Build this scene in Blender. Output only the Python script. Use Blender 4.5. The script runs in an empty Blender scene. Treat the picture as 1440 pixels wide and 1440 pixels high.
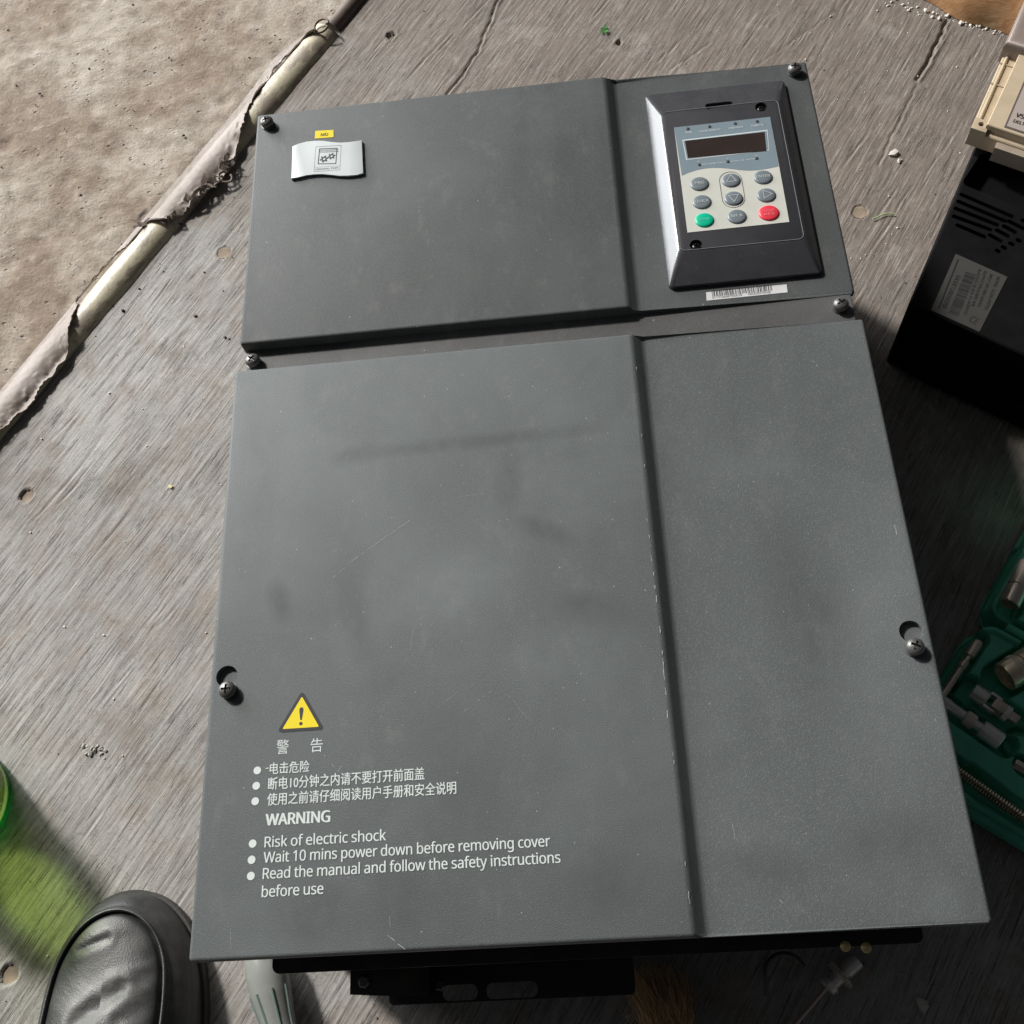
import bpy, bmesh, math, random
import numpy as np
from mathutils import Vector, Matrix
random.seed(7); rng = np.random.default_rng(11)
R = math.radians
scene = bpy.context.scene
col = scene.collection

# ------------------------------------------------------------ camera, light
CAM = Vector((0.22436, -0.02534, 0.76775))
RW = Matrix(((0.99369584, -0.04101348, -0.10433829),
             (0.08068271, 0.90780226, 0.41156453),
             (0.07783884, -0.41738826, 0.9053884)))
F = 1500.0
cd = bpy.data.cameras.new('camera'); cam = bpy.data.objects.new('camera', cd); col.objects.link(cam)
cam.matrix_world = Matrix.Translation(CAM) @ RW.transposed().to_4x4()
cd.sensor_width = 36; cd.lens = 36 * F / 1440; cd.clip_start = 0.01; cd.clip_end = 100
cd.dof.use_dof = False
scene.camera = cam

SUN_EL, SUN_AZ = 40, -46          # azimuth from +Y, clockwise
world = bpy.data.worlds.new('World'); scene.world = world; world.use_nodes = True
wn = world.node_tree
bg = wn.nodes['Background']
sky = wn.nodes.new('ShaderNodeTexSky'); sky.sky_type = 'NISHITA'; sky.sun_disc = False
sky.sun_elevation = R(SUN_EL); sky.sun_rotation = R(SUN_AZ % 360); sky.air_density = 0.7; sky.dust_density = 4.0; sky.ozone_density = 0.6
hs = wn.nodes.new('ShaderNodeHueSaturation'); hs.inputs['Saturation'].default_value = 0.25   # dusty indoor air: nearly neutral fill
wn.links.new(sky.outputs[0], hs.inputs['Color']); wn.links.new(hs.outputs[0], bg.inputs[0]); bg.inputs[1].default_value = 0.017
sd = bpy.data.lights.new('sun', 'SUN'); sun = bpy.data.objects.new('sun', sd); col.objects.link(sun)
sd.energy = 3.7; sd.angle = R(6.0); sd.color = (1.0, 0.965, 0.92)
sdir = Vector((math.sin(R(SUN_AZ)) * math.cos(R(SUN_EL)), math.cos(R(SUN_AZ)) * math.cos(R(SUN_EL)), math.sin(R(SUN_EL))))
sun.rotation_euler = sdir.to_track_quat('Z', 'Y').to_euler(); sun.location = sdir * 3
# skylight through the open doorway the sun comes in by, up and to the left of the photograph
ad = bpy.data.lights.new('doorway_light', 'AREA'); door = bpy.data.objects.new('doorway_light', ad); col.objects.link(door)
ad.shape = 'RECTANGLE'; ad.size = 2.4; ad.size_y = 1.9; ad.energy = 120; ad.color = (0.93, 0.97, 1.0)
dv = Vector((math.sin(R(-48)), math.cos(R(-48)), 0))
door.location = Vector((0.2, 0.3, 1.0)) + dv * 3.0
door.rotation_euler = (Vector((0.2, 0.3, 0.7)) - door.location).to_track_quat('-Z', 'Y').to_euler()
scene.view_settings.view_transform = 'Standard'; scene.view_settings.look = 'None'
scene.view_settings.exposure = 0.0; scene.view_settings.gamma = 1
scene.cycles.max_bounces = 8; scene.cycles.transparent_max_bounces = 12

# ------------------------------------------------------------ helpers
def at(px, py, z=0.0):
    """real point at height z (metres) seen at photo pixel px,py : used as a measuring tool"""
    d = RW.transposed() @ Vector(((px - 720) / F, (720 - py) / F, -1.0))
    t = (z - CAM.z) / d.z
    p = CAM + d * t
    return Vector((p.x, p.y, z))
WL = {}
def wloc(o): return WL.get(o.name, Vector((0, 0, 0)))
def props(o, label=None, cat=None, group=None, kind=None):
    if label: o['label'] = label
    if cat: o['category'] = cat
    if group: o['group'] = group
    if kind: o['kind'] = kind
    return o
def thing(name, label, cat, loc, group=None):
    o = bpy.data.objects.new(name, None); col.objects.link(o); o.empty_display_size = 0.02
    o.location = loc; WL[o.name] = Vector(loc)
    return props(o, label, cat, group)
def link_mesh(name, me, mat, parent=None, sharp=35, smooth=True):
    n = len(me.vertices)
    co = np.empty(n * 3, dtype=np.float32); me.vertices.foreach_get('co', co); co = co.reshape(-1, 3)
    mn, mx = co.min(0), co.max(0)
    c = Vector(((mn[0] + mx[0]) / 2, (mn[1] + mx[1]) / 2, mn[2]))
    co -= np.array(c, dtype=np.float32); me.vertices.foreach_set('co', co.ravel())
    if smooth:
        me.polygons.foreach_set('use_smooth', [True] * len(me.polygons))
        if sharp: me.set_sharp_from_angle(angle=R(sharp))
    me.update()
    if mat and not me.materials: me.materials.append(mat)
    o = bpy.data.objects.new(name, me); col.objects.link(o)
    if parent:
        o.parent = parent; o.location = c - wloc(parent)
    else: o.location = c
    WL[o.name] = c
    return o
def obj(name, bm, mat, parent=None, sharp=35, smooth=True):
    bmesh.ops.recalc_face_normals(bm, faces=bm.faces)
    me = bpy.data.meshes.new(name); bm.to_mesh(me); bm.free()
    return link_mesh(name, me, mat, parent, sharp, smooth)
def pyobj(name, vs, fs, mat, parent=None, sharp=None):
    me = bpy.data.meshes.new(name); me.from_pydata([tuple(v) for v in vs], [], fs)
    return link_mesh(name, me, mat, parent, sharp)
def prism(bm, poly, z0, z1, M=None):
    """poly = list of (x,y); vertical prism"""
    M = M or Matrix()
    a = [bm.verts.new(M @ Vector((p[0], p[1], z0))) for p in poly]
    b = [bm.verts.new(M @ Vector((p[0], p[1], z1))) for p in poly]
    n = len(poly); fs = [bm.faces.new(a[::-1]), bm.faces.new(b)]
    for i in range(n): fs.append(bm.faces.new((a[i], a[(i + 1) % n], b[(i + 1) % n], b[i])))
    return a, b, fs
def flat(bm, poly, z=None, M=None):
    M = M or Matrix()
    bm.faces.new([bm.verts.new(M @ (Vector((p[0], p[1], z)) if z is not None else Vector(p))) for p in poly])
def box(bm, x0, x1, y0, y1, z0, z1, bev=0, seg=2, M=None):
    a, b, fs = prism(bm, [(x0, y0), (x1, y0), (x1, y1), (x0, y1)], z0, z1, M)
    if bev:
        es = {e for f in fs for e in f.edges}
        bmesh.ops.bevel(bm, geom=list(es), offset=bev, segments=seg, profile=0.6, affect='EDGES')
def rrect(x0, x1, y0, y1, r, n=5):
    pts = []
    for cx, cy, a0 in ((x1 - r, y1 - r, 0), (x0 + r, y1 - r, 90), (x0 + r, y0 + r, 180), (x1 - r, y0 + r, 270)):
        for k in range(n + 1):
            a = R(a0 + 90 * k / n); pts.append((cx + r * math.cos(a), cy + r * math.sin(a)))
    return pts
def circ(cx, cy, r, n=24, ry=None):
    return [(cx + r * math.cos(2 * math.pi * k / n), cy + (ry or r) * math.sin(2 * math.pi * k / n)) for k in range(n)]
def bev_ring(bm, verts, off, seg=2):
    s = set(verts); es = [e for e in bm.edges if e.verts[0] in s and e.verts[1] in s]
    bmesh.ops.bevel(bm, geom=es, offset=off, segments=seg, profile=0.6, affect='EDGES')
def slab(poly, z0, z1, bev=0, seg=2, M=None):
    bm = bmesh.new(); a, b, fs = prism(bm, poly, z0, z1, M)
    if bev: bev_ring(bm, b, bev, seg)
    return bm
def lathe(bm, prof, p0, p1, n=24, cap=True):
    """prof (t,r) with t in metres from p0 towards p1"""
    p0 = Vector(p0); ax = (Vector(p1) - p0).normalized()
    u = ax.orthogonal().normalized(); v = ax.cross(u)
    rings = []
    for t, r in prof:
        rings.append([bm.verts.new(p0 + ax * t + (u * math.cos(2 * math.pi * k / n) + v * math.sin(2 * math.pi * k / n)) * max(r, 1e-5)) for k in range(n)])
    for a, b in zip(rings, rings[1:]):
        for k in range(n): bm.faces.new((a[k], a[(k + 1) % n], b[(k + 1) % n], b[k]))
    if cap: bm.faces.new(rings[0][::-1]); bm.faces.new(rings[-1])
def tube(bm, pts, r, n=6, cap=True):
    pts = [Vector(p) for p in pts]; rings = []; u = None
    for i, p in enumerate(pts):
        d = (pts[min(i + 1, len(pts) - 1)] - pts[max(i - 1, 0)]).normalized()
        u = (u - d * u.dot(d)).normalized() if u is not None and (u - d * u.dot(d)).length > 1e-6 else d.orthogonal().normalized()
        v = d.cross(u); rr = r(i / (len(pts) - 1)) if callable(r) else r
        rings.append([bm.verts.new(p + (u * math.cos(2 * math.pi * k / n) + v * math.sin(2 * math.pi * k / n)) * rr) for k in range(n)])
    for a, b in zip(rings, rings[1:]):
        for k in range(n): bm.faces.new((a[k], a[(k + 1) % n], b[(k + 1) % n], b[k]))
    if cap: bm.faces.new(rings[0][::-1]); bm.faces.new(rings[-1])
def ring(bm, poly_out, poly_in, z0, z1):
    n = len(poly_out); L = []
    for P, z in ((poly_out, z0), (poly_out, z1), (poly_in, z1), (poly_in, z0)):
        L.append([bm.verts.new((p[0], p[1], z)) for p in P])
    for a, b in zip(L, L[1:] + L[:1]):
        for k in range(n): bm.faces.new((a[k], a[(k + 1) % n], b[(k + 1) % n], b[k]))
def boolean(me_bm, cut_bm, op='DIFFERENCE'):
    ma = bpy.data.meshes.new('a'); bmesh.ops.recalc_face_normals(me_bm, faces=me_bm.faces); me_bm.to_mesh(ma)
    mb = bpy.data.meshes.new('b'); bmesh.ops.recalc_face_normals(cut_bm, faces=cut_bm.faces); cut_bm.to_mesh(mb)
    oa = bpy.data.objects.new('a', ma); ob = bpy.data.objects.new('b', mb); col.objects.link(oa); col.objects.link(ob)
    m = oa.modifiers.new('m', 'BOOLEAN'); m.object = ob; m.operation = op; m.solver = 'EXACT'; m.use_self = True
    dg = bpy.context.evaluated_depsgraph_get(); dg.update()
    me = bpy.data.meshes.new_from_object(oa.evaluated_get(dg))
    bpy.data.objects.remove(oa); bpy.data.objects.remove(ob)
    bm = bmesh.new(); bm.from_mesh(me); return bm
try:      # grotesque face that ships with Blender itself
    import os
    FONT = bpy.data.fonts.load(os.path.join(bpy.utils.system_resource('DATAFILES'), 'fonts', 'NotoSansHebrew-Regular.woff2'))
except Exception: FONT = None
def text_mesh(body, bold=0.0, res=3):
    cu = bpy.data.curves.new('t', 'FONT')
    if FONT and body.isascii(): cu.font = FONT
    cu.space_character = 0.97 if (body.isascii() and len(body) > 6) else 1.0; cu.body = body; cu.size = 1; cu.resolution_u = res
    o = bpy.data.objects.new('t', cu); col.objects.link(o)
    dg = bpy.context.evaluated_depsgraph_get(); dg.update()
    me = bpy.data.meshes.new_from_object(o.evaluated_get(dg)); bpy.data.objects.remove(o)
    return me
CAPH = []
def text(body, p0, px, h, mat, parent, name='lettering', bold=0.0, mode='cap', slant=0.0):
    """lettering lying on a surface: baseline from p0 to px (both Vector), h = cap height; fitted to that width"""
    me = text_mesh(body, bold)
    co = np.empty(len(me.vertices) * 3, dtype=np.float32); me.vertices.foreach_get('co', co); co = co.reshape(-1, 3)
    x0, x1 = co[:, 0].min(), co[:, 0].max()
    if mode == 'cap':
        if not CAPH:
            hm = text_mesh('H'); CAPH.append(max(v.co.y for v in hm.vertices))
        y0, y1 = 0.0, CAPH[0]
    else: y0, y1 = co[:, 1].min(), co[:, 1].max()
    ex = (px - p0); w = ex.length; ex = ex / w; n = Vector((0, 0, 1))
    ey = n.cross(ex)
    sx = w / (x1 - x0); sy = h / (y1 - y0)
    out = np.zeros_like(co)
    X = (co[:, 0] - x0) * sx; Y = (co[:, 1] - y0) * sy
    X = X + slant * Y
    for i in range(3): out[:, i] = p0[i] + ex[i] * X + ey[i] * Y
    me.vertices.foreach_set('co', out.ravel())
    me.materials.clear()
    if bold > 0:      # heavier stroke: the same outline printed again a hair to each side
        fs = [tuple(p.vertices) for p in me.polygons]; V = []; Fc = []
        for j, (dx, dy) in enumerate(((0, 0), (-1, .4), (1, -.4))):
            k = len(V); o_ = out + np.array(ex) * dx * bold * h + np.array(ey) * dy * bold * h; o_[:, 2] += .00003 * j
            V += [tuple(q) for q in o_.tolist()]; Fc += [tuple(i + k for i in f) for f in fs]
        me = bpy.data.meshes.new('t'); me.from_pydata(V, [], Fc)
    return link_mesh(name, me, mat, parent, None, False)
def copy_part(o, loc_world, rotz, parent):
    c = o.copy(); col.objects.link(c); c.parent = parent
    c.location = Vector(loc_world) - wloc(parent); c.rotation_euler.z = rotz
    return c

# ------------------------------------------------------------ materials
class NT:
    def __init__(s, name):
        s.m = bpy.data.materials.new(name); s.m.use_nodes = True
        s.t = s.m.node_tree; s.n = s.t.nodes; s.b = s.n['Principled BSDF']; s.l = s.t.links
        s.tc = s.n.new('ShaderNodeTexCoord')
    def coord(s, rot=0, scale=(1, 1, 1), loc=(0, 0, 0), src='Object'):
        a = s.n.new('ShaderNodeMapping'); a.vector_type = 'POINT'
        a.inputs['Rotation'].default_value = (0, 0, rot); a.inputs['Location'].default_value = loc
        s.l.new(s.tc.outputs[src], a.inputs['Vector'])
        if scale != (1, 1, 1):
            b = s.n.new('ShaderNodeVectorMath'); b.operation = 'MULTIPLY'; b.inputs[1].default_value = scale
            s.l.new(a.outputs[0], b.inputs[0]); return b.outputs[0]
        return a.outputs[0]
    def noise(s, vec, scale, detail=3, rough=0.55, dist=0.0):
        a = s.n.new('ShaderNodeTexNoise'); a.inputs['Scale'].default_value = scale
        a.inputs['Detail'].default_value = detail; a.inputs['Roughness'].default_value = rough; a.inputs['Distortion'].default_value = dist
        s.l.new(vec, a.inputs['Vector']); return a.outputs['Fac']
    def voro(s, vec, scale, feat='F1'):
        a = s.n.new('ShaderNodeTexVoronoi'); a.feature = feat; a.inputs['Scale'].default_value = scale
        s.l.new(vec, a.inputs['Vector']); return a.outputs['Distance']
    def ramp(s, fac, stops):
        a = s.n.new('ShaderNodeValToRGB'); e = a.color_ramp.elements
        while len(e) < len(stops): e.new(0.5)
        for k, (p, c) in enumerate(stops):
            e[k].position = p; e[k].color = (c, c, c, 1) if not hasattr(c, '__len__') else (*c, 1)
        s.l.new(fac, a.inputs[0]); return a.outputs[0]
    def mix(s, fac, a, b, mode='MIX'):
        m = s.n.new('ShaderNodeMix'); m.data_type = 'RGBA'; m.blend_type = mode
        for v, k in ((fac, 0), (a, 6), (b, 7)):
            if hasattr(v, 'is_linked') or hasattr(v, 'links'): s.l.new(v, m.inputs[k])
            elif k == 0: m.inputs[0].default_value = v
            else: m.inputs[k].default_value = (*v, 1)
        return m.outputs[2]
    def math(s, op, a, b=0.0):
        m = s.n.new('ShaderNodeMath'); m.operation = op
        for k, v in enumerate((a, b)):
            if hasattr(v, 'links'): s.l.new(v, m.inputs[k])
            else: m.inputs[k].default_value = v
        return m.outputs[0]
    def bump(s, h, strength, dist=0.001, prev=None):
        b = s.n.new('ShaderNodeBump'); b.inputs['Strength'].default_value = strength; b.inputs['Distance'].default_value = dist
        s.l.new(h, b.inputs['Height'])
        if prev: s.l.new(prev, b.inputs['Normal'])
        return b.outputs[0]
    def set(s, **k):
        names = dict(color='Base Color', rough='Roughness', metal='Metallic', normal='Normal', spec='Specular IOR Level', coat='Coat Weight', ior='IOR', sheen='Sheen Weight', trans='Transmission Weight', sss='Subsurface Weight')
        for a, v in k.items():
            i = s.b.inputs[names[a]]
            if hasattr(v, 'links'): s.l.new(v, i)
            elif hasattr(v, '__len__'): i.default_value = (*v, 1)
            else: i.default_value = v
        return s.m

def simple(name, c, rough=0.5, metal=0, bump=0, bscale=900, var=0.0, spec=0.5, wear=0.0):
    t = NT(name); v = t.coord()
    colr = c
    if var:
        f = t.noise(v, 60, 4)
        colr = t.mix(t.ramp(f, [(0.3, 0), (0.7, 1)]), tuple(x * (1 - var) for x in c), tuple(min(1, x * (1 + var)) for x in c))
    if wear:
        f2 = t.noise(v, 380, 4, 0.7)
        colr = t.mix(t.ramp(f2, [(0.62, 0), (0.72, wear)]), colr, (0.3, 0.28, 0.26)) if hasattr(colr, 'links') else t.mix(t.ramp(f2, [(0.62, 0), (0.72, wear)]), c, (0.3, 0.28, 0.26))
    kw = dict(color=colr, rough=rough, metal=metal, spec=spec)
    if bump: kw['normal'] = t.bump(t.noise(v, bscale, 2), bump, 0.0004)
    return t.set(**kw)

GR = R(57.0)   # grain / trim direction in the plan
def m_plywood():
    t = NT('weathered_plywood')
    g = t.coord(rot=-GR)
    def st(sx, sy): 
        m = t.n.new('ShaderNodeVectorMath'); m.operation = 'MULTIPLY'; m.inputs[1].default_value = (sx, sy, 1)
        # slow waviness of the grain
        t.l.new(warp, m.inputs[0]); return m.outputs[0]
    wob = t.n.new('ShaderNodeTexNoise'); wob.inputs['Scale'].default_value = 9; wob.inputs['Detail'].default_value = 3
    t.l.new(g, wob.inputs['Vector'])
    wv = t.n.new('ShaderNodeVectorMath'); wv.operation = 'MULTIPLY_ADD'; wv.inputs[1].default_value = (0.0, 0.006, 0)
    t.l.new(wob.outputs['Color'], wv.inputs[0]); t.l.new(g, wv.inputs[2]); warp = wv.outputs[0]
    fine = t.noise(st(17, 620), 1, 5, 0.62)
    fine2 = t.noise(st(50, 1500), 1, 4, 0.65)
    mid = t.noise(st(12, 150), 1, 4, 0.6)
    blot = t.noise(t.coord(), 7, 5, 0.6, 0.4)
    blot2 = t.noise(t.coord(loc=(3, 1, 0)), 26, 5, 0.65)
    iso = t.noise(t.coord(), 420, 4, 0.7)
    base = t.mix(t.ramp(blot, [(0.35, 0), (0.65, 1)]), (0.262, 0.246, 0.228), (0.40, 0.387, 0.368))
    # warmer, dirtier towards far side of the sheet: brown dust patches
    base = t.mix(t.ramp(blot2, [(0.48, 0), (0.66, 0.6)]), base, (0.255, 0.205, 0.16))
    # trodden dirt over the far part of the sheet, seen browner than the near left
    sep = t.n.new('ShaderNodeSeparateXYZ'); t.l.new(t.tc.outputs['Object'], sep.inputs[0])
    k = t.math('ADD', t.math('MULTIPLY', sep.outputs[0], 1.0), t.math('MULTIPLY', sep.outputs[1], 1.3))
    k = t.math('ADD', k, t.math('MULTIPLY', blot2, 0.5))
    DIRT = t.ramp(t.math('MULTIPLY_ADD', k, 1.0), [(0.0, 0.0), (1.0, 1.0)])
    dm = t.n.new('ShaderNodeMapRange'); dm.inputs['From Min'].default_value = 0.05; dm.inputs['From Max'].default_value = 0.55
    t.l.new(k, dm.inputs['Value'])
    base = t.mix(dm.outputs[0], base, t.mix(blot2, (0.17, 0.143, 0.125), (0.25, 0.207, 0.172)))
    c = t.mix(t.ramp(mid, [(0.3, 0.5), (0.5, 0.0), (0.66, 0.0)]), base, (0.12, 0.105, 0.09))
    c = t.mix(t.ramp(fine, [(0.56, 0.0), (0.66, 0.5)]), c, (0.56, 0.52, 0.46))
    c = t.mix(t.ramp(fine, [(0.35, 0.8), (0.43, 0.0)]), c, (0.09, 0.066, 0.058))
    c = t.mix(t.ramp(fine2, [(0.58, 0.0), (0.68, 0.6)]), c, (0.6, 0.57, 0.52))
    c = t.mix(t.ramp(iso, [(0.36, 0.4), (0.44, 0.0)]), c, (0.1, 0.09, 0.08))
    stn = t.noise(t.coord(loc=(5, 2, 0)), 13, 6, 0.7, 0.3)
    c = t.mix(t.ramp(stn, [(0.55, 0.0), (0.68, 0.45)]), c, (0.13, 0.105, 0.085)); c = t.mix(t.ramp(stn, [(0.3, 0.35), (0.42, 0.0)]), c, (0.5, 0.47, 0.43))
    ln = t.noise(st(8, 330), 1, 4, 0.55); ln2 = t.noise(st(12, 460), 1, 4, 0.55)
    l1 = t.ramp(ln, [(0.478, 0.0), (0.487, 1.0), (0.493, 1.0), (0.502, 0.0)]); l2 = t.ramp(ln2, [(0.53, 0.0), (0.537, 1.0), (0.542, 1.0), (0.552, 0.0)])
    gate = t.ramp(t.noise(st(30, 60), 1, 2), [(0.46, 0.0), (0.56, 1.0)])
    l1 = t.math('MULTIPLY', l1, gate); l2 = t.math('MULTIPLY', l2, gate)
    c = t.mix(t.math('MULTIPLY', l1, 0.85), c, (0.05, 0.043, 0.037)); c = t.mix(t.math('MULTIPLY', l2, 0.6), c, (0.62, 0.58, 0.52))
    h = t.math('ADD', t.math('MULTIPLY', fine, 1.0), t.math('MULTIPLY', fine2, 0.45)); h = t.math('SUBTRACT', h, t.math('MULTIPLY', l1, 0.5)); h = t.math('ADD', h, t.math('MULTIPLY', l2, 0.3))
    h = t.math('ADD', h, t.math('MULTIPLY', iso, 0.35))
    return t.set(color=c, rough=0.72, spec=0.35, normal=t.bump(h, 0.48, 0.0009))
def m_concrete():
    t = NT('dusty_concrete'); v = t.coord()
    a = t.noise(v, 8, 6, 0.65, 0.3); b = t.noise(t.coord(scale=(30, 48, 1)), 1, 8, 0.72, 0.15); c = t.noise(v, 260, 6, 0.75)
    colr = t.mix(t.ramp(a, [(0.4, 0), (0.58, 1)]), (0.29, 0.225, 0.17), (0.47, 0.415, 0.35))
    colr = t.mix(t.ramp(b, [(0.4, 0.55), (0.52, 0)]), colr, (0.22, 0.165, 0.125))
    colr = t.mix(t.ramp(b, [(0.56, 0.0), (0.7, 0.7)]), colr, (0.56, 0.5, 0.44))
    colr = t.mix(t.ramp(c, [(0.3, 0.6), (0.4, 0.0)]), colr, (0.12, 0.09, 0.07))
    pit = t.voro(t.coord(scale=(1, 1.4, 1)), 95); pk = t.noise(v, 40, 3)
    pm_ = t.math('MULTIPLY', t.ramp(pit, [(0.10, 1.0), (0.22, 0.0)]), t.ramp(pk, [(0.52, 0), (0.6, 1)]))
    colr = t.mix(t.math('MULTIPLY', pm_, .45), colr, (0.10, 0.075, 0.055))
    e = t.n.new('ShaderNodeTexNoise'); e.inputs['Scale'].default_value = 120; e.inputs['Detail'].default_value = 6; t.l.new(v, e.inputs['Vector'])
    colr = t.mix(t.ramp(e.outputs['Fac'], [(0.57, 0.0), (0.68, 0.28)]), colr, (0.56, 0.49, 0.42))
    h = t.math('ADD', t.math('MULTIPLY', b, 0.9), t.math('MULTIPLY', c, 0.9))
    h = t.math('SUBTRACT', h, t.math('MULTIPLY', pm_, .8))
    return t.set(color=colr, rough=0.85, spec=0.25, normal=t.bump(h, 0.85, 0.0022))
def m_panel(name, base, streak=1.0, smudges=()):
    t = NT(name); v = t.coord()
    grain = t.noise(v, 1500, 2, 0.6); grain2 = t.noise(v, 480, 2, 0.5)
    smear = t.noise(t.coord(scale=(18, 3.2, 1)), 1, 5, 0.6, 0.6)
    blot = t.noise(v, 9, 4, 0.6, 0.5)
    dust = t.noise(t.coord(scale=(60, 35, 1), loc=(1, 2, 0)), 1, 5, 0.75)
    dark = tuple(x * 0.74 for x in base); lite = tuple(x * 1.28 + 0.006 for x in base)
    c = t.mix(t.ramp(smear, [(0.34, 0.95 * streak), (0.5, 0.0)]), base, dark)
    c = t.mix(t.ramp(blot, [(0.45, 0.0), (0.75, 0.9)]), c, lite)
    c = t.mix(t.ramp(dust, [(0.55, 0.0), (0.78, 0.35)]), c, (0.23, 0.22, 0.21))
    c = t.mix(t.ramp(grain, [(0.54, 0.0), (0.70, 0.55)]), c, tuple(x * 2.1 for x in base))
    spk = t.voro(v, 210); pick = t.noise(v, 70, 2)
    c = t.mix(t.math('MULTIPLY', t.ramp(spk, [(0.06, 1.0), (0.12, 0.0)]), t.ramp(pick, [(0.62, 0), (0.68, 0.7)])), c, (0.45, 0.44, 0.42))
    for (sx, sy, rx, ry, ro, am) in smudges:
        m = t.n.new('ShaderNodeMapping'); m.vector_type = 'TEXTURE'; m.inputs['Location'].default_value = (sx, sy, .0); m.inputs['Rotation'].default_value = (0, 0, ro); m.inputs['Scale'].default_value = (rx, ry, 10)
        t.l.new(t.tc.outputs['Object'], m.inputs['Vector']); g_ = t.n.new('ShaderNodeTexGradient'); g_.gradient_type = 'SPHERICAL'; t.l.new(m.outputs[0], g_.inputs[0])
        f_ = t.math('MULTIPLY', t.math('MULTIPLY', t.ramp(g_.outputs['Fac'], [(0, 0), (.7, 1)]), t.ramp(dust, [(0.35, 0.3), (0.6, 1.0)])), abs(am))
        c = t.mix(f_, c, dark if am > 0 else tuple(x * 1.7 for x in base))
    rg = t.ramp(smear, [(0.3, 0.52), (0.6, 0.62)])
    h = t.math('ADD', grain, t.math('MULTIPLY', grain2, 0.12))
    return t.set(color=c, rough=rg, spec=0.32, normal=t.bump(h, 0.62, 0.0003))
def m_thin(name, c, edge, rough=0.08):
    """thin tinted translucent plastic; light passes straight through and takes the tint"""
    t = NT(name); n, l = t.n, t.l
    tr = n.new('ShaderNodeBsdfTransparent'); gl = n.new('ShaderNodeBsdfGlossy'); gl.inputs['Roughness'].default_value = rough
    lw = n.new('ShaderNodeLayerWeight'); lw.inputs['Blend'].default_value = 0.35
    mixc = t.mix(lw.outputs['Facing'], c, edge); l.new(mixc, tr.inputs['Color'])
    df = n.new('ShaderNodeBsdfTranslucent'); df.inputs['Color'].default_value = (*c, 1)
    m0 = n.new('ShaderNodeMixShader'); m0.inputs[0].default_value = 0.10; l.new(tr.outputs[0], m0.inputs[1]); l.new(df.outputs[0], m0.inputs[2])
    m1 = n.new('ShaderNodeMixShader'); l.new(lw.outputs['Fresnel'], m1.inputs[0]); l.new(m0.outputs[0], m1.inputs[1]); l.new(gl.outputs[0], m1.inputs[2])
    l.new(m1.outputs[0], n['Material Output'].inputs[0]); return t.m
def m_leather():
    t = NT('black_leather'); v = t.coord()
    a = t.voro(v, 900); b = t.noise(v, 60, 4); d = t.noise(t.coord(rot=0.6, scale=(30, 160, 40)), 1, 3, .6)
    c = t.mix(t.ramp(b, [(0.4, 0), (0.7, 0.8)]), (0.024, 0.024, 0.025), (0.058, 0.057, 0.055))
    n = t.bump(a, 0.25, 0.0003); n = t.bump(d, 0.35, 0.0006, n)
    return t.set(color=c, rough=t.ramp(b, [(0.3, 0.38), (0.7, 0.52)]), spec=0.55, normal=n)
def m_pipe():
    t = NT('cream_pipe'); v = t.coord(rot=-GR)
    a = t.noise(t.coord(rot=-GR, scale=(28, 70, 60)), 1, 6, 0.7, 0.1); b = t.noise(v, 260, 4, 0.7)
    c = t.mix(t.ramp(a, [(0.5, 0), (0.56, 0.85)]), (0.56, 0.51, 0.37), (0.33, 0.27, 0.22))
    c = t.mix(t.ramp(b, [(0.3, 0.5), (0.42, 0)]), c, (0.2, 0.16, 0.12))
    return t.set(color=c, rough=0.42, normal=t.bump(t.math('ADD', a, b), 0.3, 0.001))
def m_sheet():
    t = NT('dusty_vinyl'); v = t.coord(rot=-GR)
    a = t.noise(v, 14, 4, 0.6, 0.5); b = t.noise(v, 210, 5, 0.7)
    c = t.mix(t.ramp(a, [(0.35, 0), (0.65, 1)]), (0.26, 0.215, 0.175), (0.38, 0.325, 0.295))
    c = t.mix(t.ramp(b, [(0.35, 0.5), (0.48, 0)]), c, (0.2, 0.155, 0.12))
    return t.set(color=c, rough=0.62, normal=t.bump(t.math('ADD', a, t.math('MULTIPLY', b, .4)), 0.4, 0.0012))

PLY, CONC = m_plywood(), m_concrete()
def sm(px, py, rx, ry, ro, am):
    p = at(px, py, .2); return (p.x - .2, p.y - H_LOW / 2, rx, ry, ro, am)
H_LOW = 0.3528
PANEL = m_panel('grey_powder_coat', (0.113, 0.124, 0.125), 0.35, [sm(660, 622, .10, .007, .02, .8), sm(715, 680, .010, .03, -.1, .9), sm(765, 745, .024, .009, -.5, 1), sm(392, 845, .009, .018, .3, .9),
    sm(500, 640, .02, .009, .2, .7), sm(840, 860, .035, .014, -.3, .8), sm(640, 1080, .03, .05, 0, .6), sm(450, 1290, .03, .02, 0, .8), sm(560, 1270, .02, .03, 0, .7), sm(500, 870, .012, .04, .3, .6), sm(540, 960, .02, .012, .5, .5),
    sm(860, 1240, .03, .02, .4, .6), sm(1140, 860, .03, .07, .1, .7), sm(1250, 1180, .04, .02, .3, .5), sm(1080, 1220, .03, .015, 0, .6), sm(820, 920, .05, .03, .3, -.35), sm(650, 830, .04, .03, .3, -.3), sm(1330, 1270, .02, .015, 0, -.4), sm(350, 700, .02, .10, 0, .5)])
PANEL_U = m_panel('grey_powder_coat_dimmed', (0.084, 0.091, 0.091), 0.8)  # same coat, base darkened to paint in the upper cover's weaker reflection
STRIP = m_panel('grey_powder_coat_chassis', (0.095, 0.095, 0.095), 0.4)
DARKMETAL = simple('dark_chassis_metal', (0.03, 0.028, 0.027), 0.5, 0.2, 0.3, var=0.3)
SCREW = simple('black_zinc_screw', (0.17, 0.165, 0.16), 0.42, 0.6, 0.3, 700, 0.3)
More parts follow.
